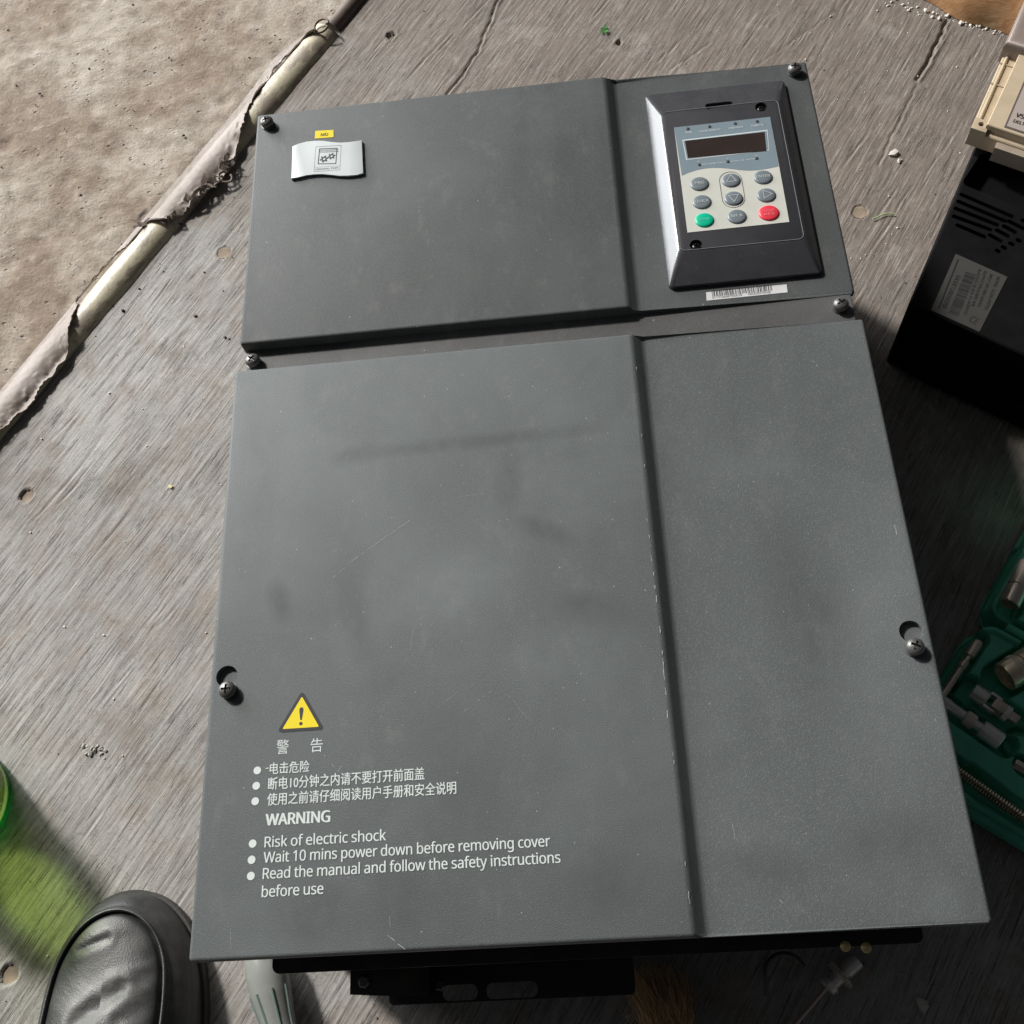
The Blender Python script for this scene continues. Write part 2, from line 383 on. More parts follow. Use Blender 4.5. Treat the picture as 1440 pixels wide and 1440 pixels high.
RECESS = simple('recess_black', (0.012, 0.012, 0.012), 0.6)
BEZEL = simple('satin_dark_plastic', (0.05, 0.05, 0.056), 0.27, 0, 0.12, 1400, 0.15, 1.0, wear=0.2)
MODULE = simple('keypad_plastic', (0.038, 0.038, 0.043), 0.42, 0, 0.3, 1600, 0.12)
CREAM = simple('cream_membrane', (0.60, 0.60, 0.54), 0.42, var=0.04)
SLATE = simple('slate_membrane', (0.20, 0.255, 0.295), 0.4, var=0.05)
LINE = simple('pale_print', (0.62, 0.68, 0.68), 0.5)
LCD = simple('display_window', (0.035, 0.025, 0.023), 0.16, var=0.1)
BTN = simple('grey_button', (0.17, 0.20, 0.22), 0.38, var=0.05)
BTNLINE = simple('button_print', (0.55, 0.58, 0.58), 0.5)
GREENB = simple('green_button', (0.0, 0.46, 0.27), 0.36)
REDB = simple('red_button', (0.78, 0.045, 0.07), 0.36)
PINKT = simple('pink_print', (0.85, 0.25, 0.28), 0.5)
MINT = simple('mint_print', (0.12, 0.62, 0.45), 0.5)
WHITEP = simple('white_print', (0.66, 0.71, 0.69), 0.5, var=0.06)
WHITEL = simple('white_label', (0.66, 0.66, 0.66), 0.45, var=0.05)
BADGE = simple('badge_plastic', (0.62, 0.66, 0.66), 0.35, var=0.03)
BADGEEDGE = simple('badge_edge', (0.06, 0.06, 0.065), 0.5)
INK = simple('black_ink', (0.018, 0.017, 0.02), 0.5)
GREYINK = simple('grey_ink', (0.05, 0.055, 0.06), 0.5)
YEL = simple('yellow_print', (0.84, 0.66, 0.0), 0.42, var=0.03)
SCR = simple('scratch_pale', (0.36, 0.37, 0.37), 0.6)
BLACKP = simple('black_case_plastic', (0.006, 0.006, 0.0063), 0.62, 0, 0.3, 1200, 0.3, 0.1)
BLACKSLOT = simple('slot_black', (0.004, 0.004, 0.004), 0.7)
LABEL_SHADED = simple('shaded_rating_label', (0.06, 0.058, 0.054), 0.5, var=0.06)  # whitish label; the shade lying on it is put into this dark grey
BEIGE = simple('beige_case_plastic', (0.50, 0.405, 0.285), 0.45, 0, 0.2, 900, 0.08)
TAUPE = simple('taupe_plastic', (0.26, 0.21, 0.185), 0.4, 0, 0.2, 900, 0.08)
GREENC = simple('green_tool_case', (0.10, 0.50, 0.34), 0.42, 0, 0.25, 1300, 0.12)
CHROME = simple('chrome', (0.95, 0.91, 0.85), 0.28, 0.55, 0.12, 500, 0.1)
STEEL = simple('worn_steel', (0.8, 0.7, 0.58), 0.35, 0.7, 0.3, 500, 0.25)
BRASS = simple('brass_screw', (0.85, 0.68, 0.3), 0.3, 0.6)
HANDLE = simple('grey_handle_plastic', (0.27, 0.28, 0.26), 0.28, 0, 0.2, 400, 0.1)
LEATHER = m_leather(); SOLE = simple('rubber_sole', (0.035, 0.034, 0.032), 0.5, 0, 0.3, 700, 0.2)
PIPE, SHEET = m_pipe(), m_sheet()
CHIP = simple('white_chip', (0.62, 0.58, 0.52), 0.7, var=0.1); CHIP2 = simple('tan_chip', (0.36, 0.28, 0.21), 0.8, var=0.2)
DCHIP = simple('dark_grit', (0.07, 0.055, 0.045), 0.8, var=0.2)
LEAF = simple('green_leaf', (0.06, 0.2, 0.05), 0.5, var=0.2)
FIBRE = simple('tan_fibre', (0.8, 0.56, 0.3), 0.6, var=0.2)
GLASSG = m_thin('green_bottle_plastic', (0.84, 0.96, 0.45), (0.32, 0.70, 0.28))

# ------------------------------------------------------------ floor
O2 = at(0, 600, 0); TD = Vector((math.cos(GR), math.sin(GR), 0)); QD = Vector((math.sin(GR), -math.cos(GR), 0))
def sq(p): d = p - O2; return d.dot(TD), d.dot(QD)
def W(s, q, z=0): return O2 + TD * s + QD * q + Vector((0, 0, z))
def spaced(lo, a, b, hi, step, nc):
    l = a - (a - lo) * (np.linspace(1, 0, nc, endpoint=False) ** 2); r = b + (hi - b) * (np.linspace(0, 1, nc + 1)[1:] ** 2)
    return np.concatenate([l, np.arange(a, b, step), [b], r])
def smooth_noise(ns, nq, ks, kq):
    a = rng.standard_normal((ns, nq))
    def sm(x, k, ax):
        if k <= 1: return x
        w = np.hanning(k + 2)[1:-1]; w /= np.sqrt((w ** 2).sum())
        return np.apply_along_axis(lambda v: np.convolve(v, w, 'same'), ax, x)
    return sm(sm(a, ks, 0), kq, 1)
def sheet_mesh(name, S, Q, Z, mat, keep=None):
    ns, nq = len(S), len(Q)
    P = np.empty((ns, nq, 3), dtype=np.float32)
    for i in range(2): P[:, :, i] = O2[i] + TD[i] * S[:, None] + QD[i] * Q[None, :]
    P[:, :, 2] = Z
    i = np.arange(ns - 1)[:, None] * nq + np.arange(nq - 1)[None, :]
    f = np.stack([i, i + 1, i + nq + 1, i + nq], -1).reshape(-1, 4)[:, ::-1]
    me = bpy.data.meshes.new(name); n = ns * nq
    me.vertices.add(n); me.vertices.foreach_set('co', P.ravel())
    me.loops.add(len(f) * 4); me.loops.foreach_set('vertex_index', f.ravel().astype(np.int32))
    me.polygons.add(len(f)); me.polygons.foreach_set('loop_start', np.arange(0, len(f) * 4, 4, dtype=np.int32))
    me.update(calc_edges=True); me.validate()
    return link_mesh(name, me, mat, None, None)
S = spaced(-2.5, -0.75, 0.95, 3.0, 0.0022, 14); Q = np.concatenate([np.arange(0.0, 0.86, 0.0011), 0.86 + 2.0 * (np.linspace(0, 1, 14)[1:] ** 2)])
Z = smooth_noise(len(S), len(Q), 16, 3) * 0.00007 + smooth_noise(len(S), len(Q), 9, 1) * 0.00005
Z += smooth_noise(len(S), len(Q), 72, 61) * 0.00015
SS, QQ = np.meshgrid(S, Q, indexing='ij')
DENTS = [(550, 50, .0048, .003), (37, 697, .0058, .0035), (315, 355, .0062, .0013), (1209, 298, .0062, .0014), (13, 1370, .0065, .0022), (425, 1100, .004, .001), (870, 60, .003, .001)]
for (px, py, r, d) in DENTS:
    s0, q0 = sq(at(px, py)); rr = np.hypot(SS - s0, QQ - q0)
    Z[rr < r] = -max(d, .003) if d < .0016 or r > .0055 else -d
    Z += 0.0005 * np.exp(-((rr - r * 1.3) / 0.0011) ** 2)
def crack(pts, wdt, depth):
    global Z
    wob_ = np.convolve(rng.standard_normal(len(S)), np.ones(3) / 3, 'same') * .0003; depth = depth * (.7 + .3 * rng.random())
    P = [sq(at(*p)) for p in pts]
    for (s0, q0), (s1, q1) in zip(P, P[1:]):
        if s1 < s0: s0, q0, s1, q1 = s1, q1, s0, q0
        m = (S >= s0) & (S <= s1); si = S[m][:, None]
        qc = q0 + (q1 - q0) * (si - s0) / (s1 - s0 + 1e-9) + 0.0005 * np.sin(si * 160) + 0.0004 * np.sin(si * 430 + 1) + wob_[:len(si), None]
        dq = Q[None, :] - qc
        Z[m] += -depth * np.exp(-(dq / wdt) ** 2) + depth * .35 * np.exp(-((dq - 2.2 * wdt) / (wdt * 1.2)) ** 2)
crack([(702, -5), (672, 70), (650, 105), (627, 134)], .0013, .0028)
crack([(1332, 28), (1312, 72), (1290, 112)], .0015, .0035); crack([(1290, 118), (1262, 175), (1235, 232)], .0011, .0016)
crack([(1000, 60), (940, 100)], .001, .001); crack([(1170, 20), (1010, 130)], .0008, .0008); crack([(1380, 60), (1340, 130)], .0008, .0008)
for _ in range(170):      # checks and fibres lifted along the grain
    s0 = rng.uniform(-.6, .9); q0 = rng.uniform(.03, .85); L = rng.uniform(.015, .08); d = rng.uniform(.0004, .0011)
    m = (S >= s0) & (S <= s0 + L); si = S[m][:, None]
    e = np.sin(np.pi * (si - s0) / L) ** .5
    dq = Q[None, :] - (q0 + .003 * np.sin((si - s0) * 40 + s0 * 9)); Z[m] += e * (-d * np.exp(-(dq / .0009) ** 2) + d * .5 * np.exp(-((dq - .0019) / .001) ** 2))
props(sheet_mesh('plywood_floor', S, Q, Z, PLY), kind='structure')
fl = bpy.data.objects['plywood_floor']
for (px, py, r) in ((315, 355, .0064), (1209, 298, .0066), (37, 697, .0060), (13, 1370, .0066)):
    p = at(px, py, 0); bm = bmesh.new()
    prism(bm, [(p.x + r * (1 + .06 * math.sin(3 * a + px)) * math.cos(a), p.y + r * math.sin(a)) for a in np.linspace(0, 2 * math.pi, 24, endpoint=False)], -.004, -.0004 if px > 100 else -.0019)
    obj('knot', bm, simple('knot_wood', (.30, .235, .17), .8, 0, .6, 500, .4), fl)
# concrete beyond the trim
S2 = spaced(-2.5, -0.35, 0.95, 3.0, 0.004, 14); Q2 = np.concatenate([-0.62 - 2.5 * (np.linspace(1, 0, 12, endpoint=False) ** 2), np.arange(-0.62, 0.006, 0.004)])
Z2 = smooth_noise(len(S2), len(Q2), 15, 15) * 0.0006 + smooth_noise(len(S2), len(Q2), 5, 5) * 0.00035 + smooth_noise(len(S2), len(Q2), 3, 3) * 0.00022 - 0.006
g2 = smooth_noise(len(S2), len(Q2), 7, 9); Z2 -= np.clip(g2 - 1.6, 0, 1.2) * 0.0022
props(sheet_mesh('concrete_ground', S2, Q2, Z2, CONC), kind='structure')

# ------------------------------------------------------------ pipe along the plywood edge and torn vinyl over it
PR, PZ = 0.0185, -0.0105
qr = [sq(at(*p, 0.0)) for p in ((187, 389), (264, 303), (400, 152), (467, 58))]
PQ = sum(q for s, q in qr) / len(qr) - math.sqrt(PR * PR - PZ * PZ)
bm = bmesh.new()
n = 120; s_a, s_b = -.6, sq(at(478, 50))[0]
prof = [(0, PR * .8), (.0015, PR)] + [(.0015 + (s_b - s_a - .003) * k / n, PR * (1 + .012 * math.sin(k * .7) + .01 * rng.standard_normal())) for k in range(1, n)] + [(s_b - s_a, PR), (s_b - s_a + .0005, PR * .8), (s_b - s_a - .01, PR * .79)]
lathe(bm, prof, W(s_a, PQ, PZ), W(s_b, PQ, PZ), 32)
tag = obj('pipe', bm, PIPE, None, 60); props(tag, 'cream coloured pipe lying along the edge of the plywood, partly covered by torn vinyl', 'pipe')
# second pipe end, dark, continuing beyond
bm = bmesh.new(); lathe(bm, [(0, .009), (.5, .009)], W(s_b + .004, PQ + .004, -.001), W(s_b + 1, PQ + .004, -.001), 20)
props(obj('pipe', bm, simple('dark_pipe', (0.13, 0.1, 0.08), 0.5, 0, .3, 300, .3), None, 60), 'thin dark brown pipe continuing past the ring at the top edge of the picture', 'pipe')
L_px = [(-90, 655), (0, 547), (100, 428), (206, 300), (338, 144), (385, 80), (425, 48), (448, 40)]
R_px = [(-60, 650), (0, 597), (30, 572), (60, 530), (88, 496), (98, 440), (112, 400), (150, 362), (190, 330), (207, 312), (232, 313), (262, 296), (285, 270), (305, 258), (322, 240), (336, 205), (343, 182), (352, 150), (372, 112), (395, 82), (425, 55), (448, 48)]
Ls = np.array([sq(at(*p)) for p in L_px]); Rs = np.array([sq(at(*p, .006)) for p in R_px])
Ls = Ls[np.argsort(Ls[:, 0])]; Rs = Rs[np.argsort(Rs[:, 0])]
ss = np.arange(max(Ls[0, 0], Rs[0, 0]), min(Ls[-1, 0], Rs[-1, 0]), .0016)
lq = np.interp(ss, Ls[:, 0], Ls[:, 1]); rq = np.interp(ss, Rs[:, 0], Rs[:, 1])
rough_e = np.convolve(rng.standard_normal(len(ss)), np.ones(5) / 5, 'same')
rq = np.maximum(rq + rough_e * .0022 + .0065 * (ss < sq(at(105, 425))[0]), lq + .002)
M_ = 26; vs = []; fs = []
curl = np.convolve(rng.standard_normal(len(ss)), np.hanning(15) / 4, 'same')
wide = np.clip((rq - lq) / .02, .25, 1.3)
crp = smooth_noise(len(ss), M_ + 1, 5, 3)
for i, s in enumerate(ss):
    for j in range(M_ + 1):
        f = j / M_; q = lq[i] + (rq[i] - lq[i]) * f
        dd = q - PQ
        zp = PZ + math.sqrt(max(PR * PR - dd * dd, 0)) if abs(dd) < PR else -.01
        z = max(zp, -.003 + .0026 * f) + .0014
        if dd > PR * .6: z = max(z, .003 + .003 * (1 - f))
        e = max(0, (f - .72) / .28)
        z += e * e * (.0022 + .0022 * curl[i]) * wide[i] + abs(crp[i, j]) * .0004 * (f > .7) + crp[i, j] * .00009
        p = W(s, q, z); vs.append(p)
for i in range(len(ss) - 1):
    for j in range(M_):
        a = i * (M_ + 1) + j; fs.append((a, a + 1, a + M_ + 2, a + M_ + 1))
me = bpy.data.meshes.new('torn'); me.from_pydata([tuple(v) for v in vs], [], fs)
def solidify(me, th):
    o = bpy.data.objects.new('x', me); col.objects.link(o); m = o.modifiers.new('s', 'SOLIDIFY'); m.thickness = th; m.offset = -1
    dg = bpy.context.evaluated_depsgraph_get(); dg.update(); r = bpy.data.meshes.new_from_object(o.evaluated_get(dg)); bpy.data.objects.remove(o); return r
vin = link_mesh('torn_vinyl_strip', solidify(me, .0011), SHEET, None, 50)
props(vin, 'dusty pinkish grey vinyl strip with a ragged torn edge draped over the pipe', 'vinyl strip')
# crumpled torn shreds along the strip's ragged edge
bm = bmesh.new()
for k in range(26):
    i = int(rng.uniform(.50, .68) * len(ss)); s, q = ss[i], rq[i] - rng.uniform(0, .007)
    z0 = .007 + rng.uniform(0, .004); L = rng.uniform(.006, .02); ang = rng.uniform(-.5, .5); w = rng.uniform(.0012, .0032)
    P = []
    for t_ in range(7):
        u = t_ / 6 - .5; P.append((W(s + L * u, q + L * u * math.sin(ang) + .001 * math.sin(t_ * 1.7 + k), z0 + .0025 * math.sin(u * 5 + k))))
    for a, b in zip(P, P[1:]):
        up = Vector((0, 0, w * .9)); sd_ = QD * w * math.sin(k)
        vv = [bm.verts.new(x) for x in (a, b, b + up + sd_, a + up + sd_)]; bm.faces.new(vv)
        vv = [bm.verts.new(x) for x in (a + up + sd_, b + up + sd_, b + QD * w * 1.5, a + QD * w * 1.5)]; bm.faces.new(vv)
props(obj('torn_shreds', bm, SHEET, vin, None), kind='stuff')
# ring and small loop on the torn strip
bm = bmesh.new(); c = at(452, 36, .012)
tube(bm, [c + Vector((.0078 * math.cos(a), .0078 * math.sin(a) * .95, .0025 * math.sin(a + 1))) for a in np.linspace(0, 2 * math.pi * .93, 30)], .0012, 8)
props(obj('wire_ring', bm, simple('tarnished_wire', (0.12, 0.085, 0.06), .55, .4), None, 60), 'small open brown wire ring lying where the pipe and the torn strip end', 'ring')
bm = bmesh.new(); c = at(318, 254, .004)
tube(bm, [c + Vector((.007 * math.cos(a), .0045 * math.sin(a), .001 * math.sin(2 * a) + .003)) for a in np.linspace(R(150), R(400), 24)], .0011, 7)
props(obj('curl_of_vinyl', bm, SHEET, None, 60), 'small curled loop of torn vinyl beside the pipe, left of the cabinet', 'scrap')

# ------------------------------------------------------------ cabinet (big grey drive)
ZT, ZR, H = 0.2, 0.193, 0.3528
X1, X2 = 0.2556, 0.2625
cab = thing('drive_cabinet', 'large dark grey drive cabinet lying face up with keypad and warning text', 'drive unit', (0.2, 0.28, 0))
def cover(x0, x1, y0, y1, skirt, holes, name, mat):
    bm = bmesh.new()
    prof = [(x0, ZT - skirt), (x0, ZT), (X1, ZT), (X2, ZR), (x1, ZR), (x1, ZT - skirt)]
    A = [bm.verts.new((x, y0, z)) for x, z in prof]; B = [bm.verts.new((x, y1, z)) for x, z in prof]; n = len(prof)
    bm.faces.new(A); bm.faces.new(B[::-1])
    for i in range(n): bm.faces.new((A[i], B[i], B[(i + 1) % n], A[(i + 1) % n]))
    es = []
    for e in bm.edges:
        zs = [v.co.z for v in e.verts]
        if min(zs) > ZT - skirt + 1e-5 or (abs(e.verts[0].co.x - e.verts[1].co.x) < 1e-6 and abs(e.verts[0].co.y - e.verts[1].co.y) < 1e-6): es.append(e)
    bmesh.ops.bevel(bm, geom=es, offset=.0021, segments=4, profile=.5, affect='EDGES')
    if holes:
        c = bmesh.new()
        for (hx, hy, r, sx, sy, r2, zt) in holes:
            prism(c, circ(hx, hy, r, 40), zt - .0036, zt + .01)
        bm = boolean(bm, c)
        c = bmesh.new()
        for (hx, hy, r, sx, sy, r2, zt) in holes:
            prism(c, [(sx - r2, sy), (sx + r2, sy), (hx + r2, hy), (hx - r2, hy)], zt - .0035, zt + .01)
        bm = boolean(bm, c)
    return obj(name, bm, mat, cab, 32)
kL, kR = at(319, 951, ZT), at(1281, 888, ZR); sL, sR = at(318, 968, ZT), at(1288, 906, ZR)
cover(0, .4, 0, H, .012, [(kL.x, kL.y, .0062, sL.x, sL.y, .003, ZT), (kR.x, kR.y, .0062, sR.x, sR.y, .003, ZR)], 'lower_cover', PANEL)
cover(.0017, .3985, .3725, .5722, .0075 + .004, None, 'upper_cover', PANEL_U)
# chassis seen as the strip between the covers, and its walls
bm = bmesh.new(); box(bm, .0035, .3968, .012, .5695, .1605, ZT - .0085 - .0035, .0008)
obj('chassis_front', bm, STRIP, cab)
bm = bmesh.new(); box(bm, .0045, .3958, .345, .380, .17, ZT - .0085, .0012)
obj('strip', bm, STRIP, cab)
bm = bmesh.new(); box(bm, .012, .388, .016, .562, .004, .16, .002); obj('body', bm, DARKMETAL, cab)
# bottom flanges, bracket and slots
bm = bmesh.new(); prism(bm, rrect(.034, .372, -.0065, .02, .004), .165, .168); obj('bottom_flange', bm, DARKMETAL, cab)
bm = bmesh.new(); a = at(455, 1362, .12); b = at(478, 1410, .06)
prism(bm, [(.072, .02), (.072, -.018), (.10, -.020), (.10, .02)], .06, .150); obj('bracket', bm, DARKMETAL, cab)
bm = bmesh.new(); prism(bm, rrect(.074, .225, -.024, .018, .003), .055, .058)
c = bmesh.new()
for x, w, dx in ((.118, .011, 0), (.150, .016, 0)): prism(c, rrect(x - w, x + w, -.023, -.014, .004), .04, .07)
obj('mounting_plate', boolean(bm, c), DARKMETAL, cab)
bm = bmesh.new(); prism(bm, [(.29, .012), (.337, .012), (.337, -.003), (.29, -.003)], .09, .1555); obj('terminal_block', bm, simple('terminal_black', (.012, .011, .011), .6), cab)
for i, (px, py) in enumerate(((1188, 1331), (1217, 1333))):
    p = at(px, py, .171); bm = bmesh.new(); lathe(bm, [(0, .0018), (.001, .0026), (.002, .0026), (.0026, .0016), (.0027, 0)], p, p + Vector((0, 0, 1)), 16)
    obj('brass_screw', bm, BRASS, cab)
bm = bmesh.new(); c0 = at(1105, 1372, .07)
tube(bm, [c0 + Vector((.012 * math.cos(a), .012 * math.sin(a), 0)) for a in np.linspace(R(20), R(185), 14)] + [c0 + Vector((-.012, -.010, -.004))], .0014, 8)
obj('hook', bm, simple('hook_metal', (.10, .09, .085), .4, .5), cab)
bm = bmesh.new(); tube(bm, [Vector((.115 + .018 * k, .004 - .004 * math.sin(k * .9), .155 - .004 * math.cos(k * 1.3))) for k in range(11)], .0032, 8)
obj('cable', bm, simple('dark_red_cable', (.07, .015, .015), .5), cab)
for k, (bx_, by__) in enumerate(((.080, -.012), (.106, -.014))):
    bm = bmesh.new(); lathe(bm, [(0, .0034), (.0022, .0034), (.003, .0026)], (bx_, by__, .150 if k == 0 else .058), (bx_, by__, 1), 6); obj('bolt', bm, simple('dull_bolt', (.12, .11, .10), .4, .5), cab)
# screws ------------------------------------------------
def head_bm(r=.0049, h=.0035, base=0):
    bm = bmesh.new()
    lathe(bm, [(0, r * .93), (.0006, r), (h * .35, r * .98), (h * .62, r * .86), (h * .83, r * .62), (h * .96, r * .3), (h, .0002)], (0, 0, 0), (0, 0, 1), 28)
    c = bmesh.new()
    for a in (0.3, 0.3 + math.pi / 2):
        M = Matrix.Rotation(a, 4, 'Z'); box(c, -r * .56, r * .56, -r * .13, r * .13, h * .42, h * 2, M=M)
        bm = boolean(bm, c); c = bmesh.new()
    return bm
sc_px = [(374, 169, ZT), (1118, 94, ZR), (354, 505, ZT - .0085), (1183, 426, ZT - .0085), (318, 969, ZT), (1288, 908, ZR)]
first = None
for i, (px, py, z) in enumerate(sc_px):
    st = .0032
    p = at(px, py, z + st + .002)
    if first is None:
        bm = head_bm(); bmesh.ops.translate(bm, verts=bm.verts, vec=Vector((p.x, p.y, z + st)))
        first = obj('screw', bm, SCREW, cab, 30)
        bm = bmesh.new(); lathe(bm, [(0, .0046), (.0002, .0049), (.0012, .0049), (.0013, .0041), (.0020, .0041), (.0021, .0046), (st, .0046)], Vector((p.x, p.y, z)), Vector((p.x, p.y, z + 1)), 24)
        wf = obj('washer', bm, SCREW, first, 30); wf.location = Vector((0, 0, -st))
    else:
        s = first.copy(); col.objects.link(s); s.parent = cab; s.location = Vector((p.x, p.y, z + st)) - wloc(cab); s.rotation_euler.z = i * 1.1
        w_ = wf.copy(); col.objects.link(w_); w_.parent = s; w_.location = Vector((0, 0, -st))
# warning print -----------------------------------------
EPS = .00016
def zp(x, y, s, ox, oy): return ox + x / s, oy + y / s
def a8(x, y, z=ZT + EPS): return at(300 + x / 2.769, 940 + y / 2.769, z)
tri = thing  # placeholder
o8 = a8(346, 85); bl = a8(247, 250); br = a8(433, 238)
def inset(P, d):
    c = sum(P, Vector()) / 3; return [c + (p - c) * d for p in P]
def rtri(P, r=.0016, n=5):
    out = []
    for i in range(3):
        a, b, c = P[i - 1], P[i], P[(i + 1) % 3]
        u = (a - b).normalized(); v = (c - b).normalized(); p, q = b + u * r * 1.6, b + v * r * 1.6
        for k in range(n + 1):
            t = k / n; out.append(p * (1 - t) ** 2 + b * 2 * t * (1 - t) + q * t * t)
    return out
bm = bmesh.new(); flat(bm, rtri([o8, bl, br], .002)); T = obj('warning_triangle', bm, simple('border_ink', (.016, .016, .019), .6), cab, smooth=False)
bm = bmesh.new(); flat(bm, [p + Vector((0, 0, .00006)) for p in rtri(inset([o8, bl, br], .77), .0006)]); obj('yellow_field', bm, YEL, T, smooth=False)
ctr = (o8 + bl + br) / 3 + Vector((0, 0, .00012)); up = (o8 - (bl + br) / 2).normalized(); rt = Vector((up.y, -up.x, 0))
bm = bmesh.new(); pr = [(.0, .0092), (.0009, .0088), (.0012, .0076), (.0008, .0045), (.0004, .0020), (-.0004, .0020), (-.0008, .0045), (-.0012, .0076), (-.0009, .0088)]
flat(bm, [ctr + rt * x + up * (y - .0035) for x, y in pr]); 
flat(bm, [ctr + rt * x + up * (y - .0035) for x, y in circ(0, 0, .0010, 16)])
obj('exclamation_mark', bm, INK, T, smooth=False)
def line(body, l, r, h, mat=WHITEP, bold=0.0, parent=cab, fn=a8, z=None, mode='cap', **k):
    p0, p1 = (fn(*l), fn(*r)) if z is None else (fn(*l, z), fn(*r, z))
    return text(body, p0, p1, h, mat, parent, bold=bold, mode=mode, **k)
px_mm = lambda zp_: zp_
kz = 1 / 2.769 / 2160.0 * 1.0
def hz(n): return n / 2.769 / 2330.0   # zoomed pixels to metres on the lower cover
line('警', (246, 335), (293, 331), hz(51), mode='fit'); line('告', (378, 327), (425, 324), hz(49), mode='fit')
line('电击危险', (219, 413), (373, 403), hz(41), mode='fit', bold=.012)
line('断电10分钟之内请不要打开前面盖', (213, 474), (822, 433), hz(43), mode='fit', bold=.012)
line('使用之前请仔细阅读用户手册和安全说明', (209, 535), (946, 488), hz(43), mode='fit', bold=.012)
line('WARNING', (204, 612), (453, 597), hz(38), bold=.055)
line('Risk of electric shock', (199, 697), (672, 669), hz(34.8), bold=.016)
line('Wait 10 mins power down before removing cover', (195, 757), (1312, 692), hz(34.8), bold=.016)
line('Read the manual and follow the safety instructions', (192, 820), (1352, 756), hz(34.8), bold=.016)
line('before use', (188, 891), (428, 877), hz(34.8), bold=.016)
for q in ((171, 397), (167, 457), (163, 517), (153, 682), (149, 745), (146, 808)):
    p = a8(*q); bm = bmesh.new(); flat(bm, circ(p.x, p.y, .0021, 24), p.z); obj('bullet', bm, WHITEP, cab, smooth=False)
bm = bmesh.new(); p = a8(203, 391); flat(bm, [(p.x, p.y, p.z), (p.x + .0018, p.y + .0001, p.z), (p.x + .0017, p.y + .0006, p.z), (p.x, p.y + .0004, p.z)]); obj('lettering', bm, WHITEP, cab, smooth=False)
# scratches and chips in the paint -----------------------
bm = bmesh.new()
def scratch(pts, w, z=ZT, gaps=0.0):
    P = [at(*p, z + .00011) for p in pts]
    for a, b in zip(P, P[1:]):
        L = (b - a).length; n = max(1, int(L / .002)); d = (b - a) / n; nrm = Vector((-d.y, d.x, 0)).normalized()
        for k in range(n):
            if random.random() < gaps: continue
            u0, u1 = a + d * k, a + d * (k + 1) * 1.0; j = nrm * random.uniform(-.0002, .0002); ww = w * random.uniform(.5, 1.2)
            flat(bm, [u0 + j + nrm * ww, u0 + j - nrm * ww, u1 + j - nrm * ww * .6, u1 + j + nrm * ww * .6])
scratch([(468, 812), (500, 785), (540, 757), (578, 731)], .00017, gaps=.15)
scratch([(893, 500), (905, 640), (913, 740)], .0002, gaps=.93); scratch([(908, 715), (918, 800), (930, 905), (939, 1010)], .00028, gaps=.55)
scratch([(941, 1010), (972, 1290)], .0002, gaps=.88)
scratch([(1040, 672), (1036, 700)], .00012, ZR, .4); scratch([(1030, 1160), (1034, 1180)], .00018, ZR, .3)
scratch([(1090, 1255), (1112, 1285)], .0002, ZR, .5); scratch([(640, 1010), (700, 965)], .0001, gaps=.7)
scratch([(545, 1315), (570, 1335)], .0002, gaps=.4); scratch([(548, 1290), (552, 1330)], .00016, gaps=.5); scratch([(324, 1310), (325, 1335)], .00012)
scratch([(466, 1075), (470, 1080)], .0002); scratch([(475, 1085), (480, 1077)], .0002); scratch([(1258, 738), (1266, 775)], .0003, ZR, .6); scratch([(1315, 1010), (1317, 1016)], .00018, ZR)
for arc in ([(520, 1035), (548, 985), (575, 920), (588, 850), (590, 790)], [(705, 970), (722, 985), (740, 1010)], [(610, 1000), (640, 975), (668, 962)], [(470, 880), (490, 860), (505, 830)], [(640, 700), (700, 690), (752, 695)]): scratch(arc, .00007, gaps=.45)
for _ in range(260):
    px, py = random.uniform(300, 1370), random.uniform(530, 1330)
    z = ZT if px < 890 + (py - 475) * .1 else ZR
    p = at(px, py, z + .00011)
    if z == ZR and p.x < X2 + .003 or p.x < .004 or p.x > .396 or z == ZT and p.x > X1 - .003: continue
    if not (.004 < p.y < .348): continue
    r = random.choice((.00012, .00016, .0002, .0003)); flat(bm, circ(p.x, p.y, r, 5, r * random.uniform(.5, 1.6)), p.z)
props(obj('scratch_marks', bm, SCR, cab, smooth=False), kind='stuff')
# badge, yellow sticker, barcode -------------------------
def a2(x, y, z=ZT): return at(340 + x / 6.545, 130 + y / 6.545, z)
BT = ZT + .0022
top = [(465, 495), (520, 472), (590, 452), (670, 443), (750, 445), (830, 456), (900, 462), (980, 458), (1050, 448), (1105, 437)]
bot = [(1118, 745), (1060, 758), (980, 768), (900, 766), (820, 757), (740, 750), (670, 752), (590, 762), (520, 780), (456, 793)]
PB = [a2(x, y, BT) for x, y in top + bot]
bg_ = obj('badge', slab([(p.x, p.y) for p in PB], ZT - .0002, BT - .0009), BADGEEDGE, cab)
obj('badge_face', slab([(p.x, p.y) for p in PB], BT - .0009, BT, .0004), BADGE, bg_)
def quad_frame(bm, P, w):
    c = sum(P, Vector()) / 4
    I = [p + (c - p).normalized() * w * 1.4 for p in P]
    for k in range(4): bm.faces.new([bm.verts.new(v) for v in (P[k], P[(k + 1) % 4], I[(k + 1) % 4], I[k])])
zb = BT + .0001; bm = bmesh.new()
quad_frame(bm, [a2(*q, zb) for q in ((680, 500), (915, 485), (903, 712), (663, 730))], .00016)
quad_frame(bm, [a2(*q, zb) for q in ((712, 516), (880, 510), (868, 657), (698, 660))], .0006)
a, b = a2(668, 690, zb), a2(905, 675, zb); nn = Vector((0, .00012, 0)); flat(bm, [a, b, b + nn, a + nn])
for k in range(4):
    a, b = a2(718, 530 + k * 8, zb), a2(890, 525 + k * 8 - (k % 2) * 4, zb); nn = Vector((0, .00016, 0)); flat(bm, [a, b, b + nn, a + nn])
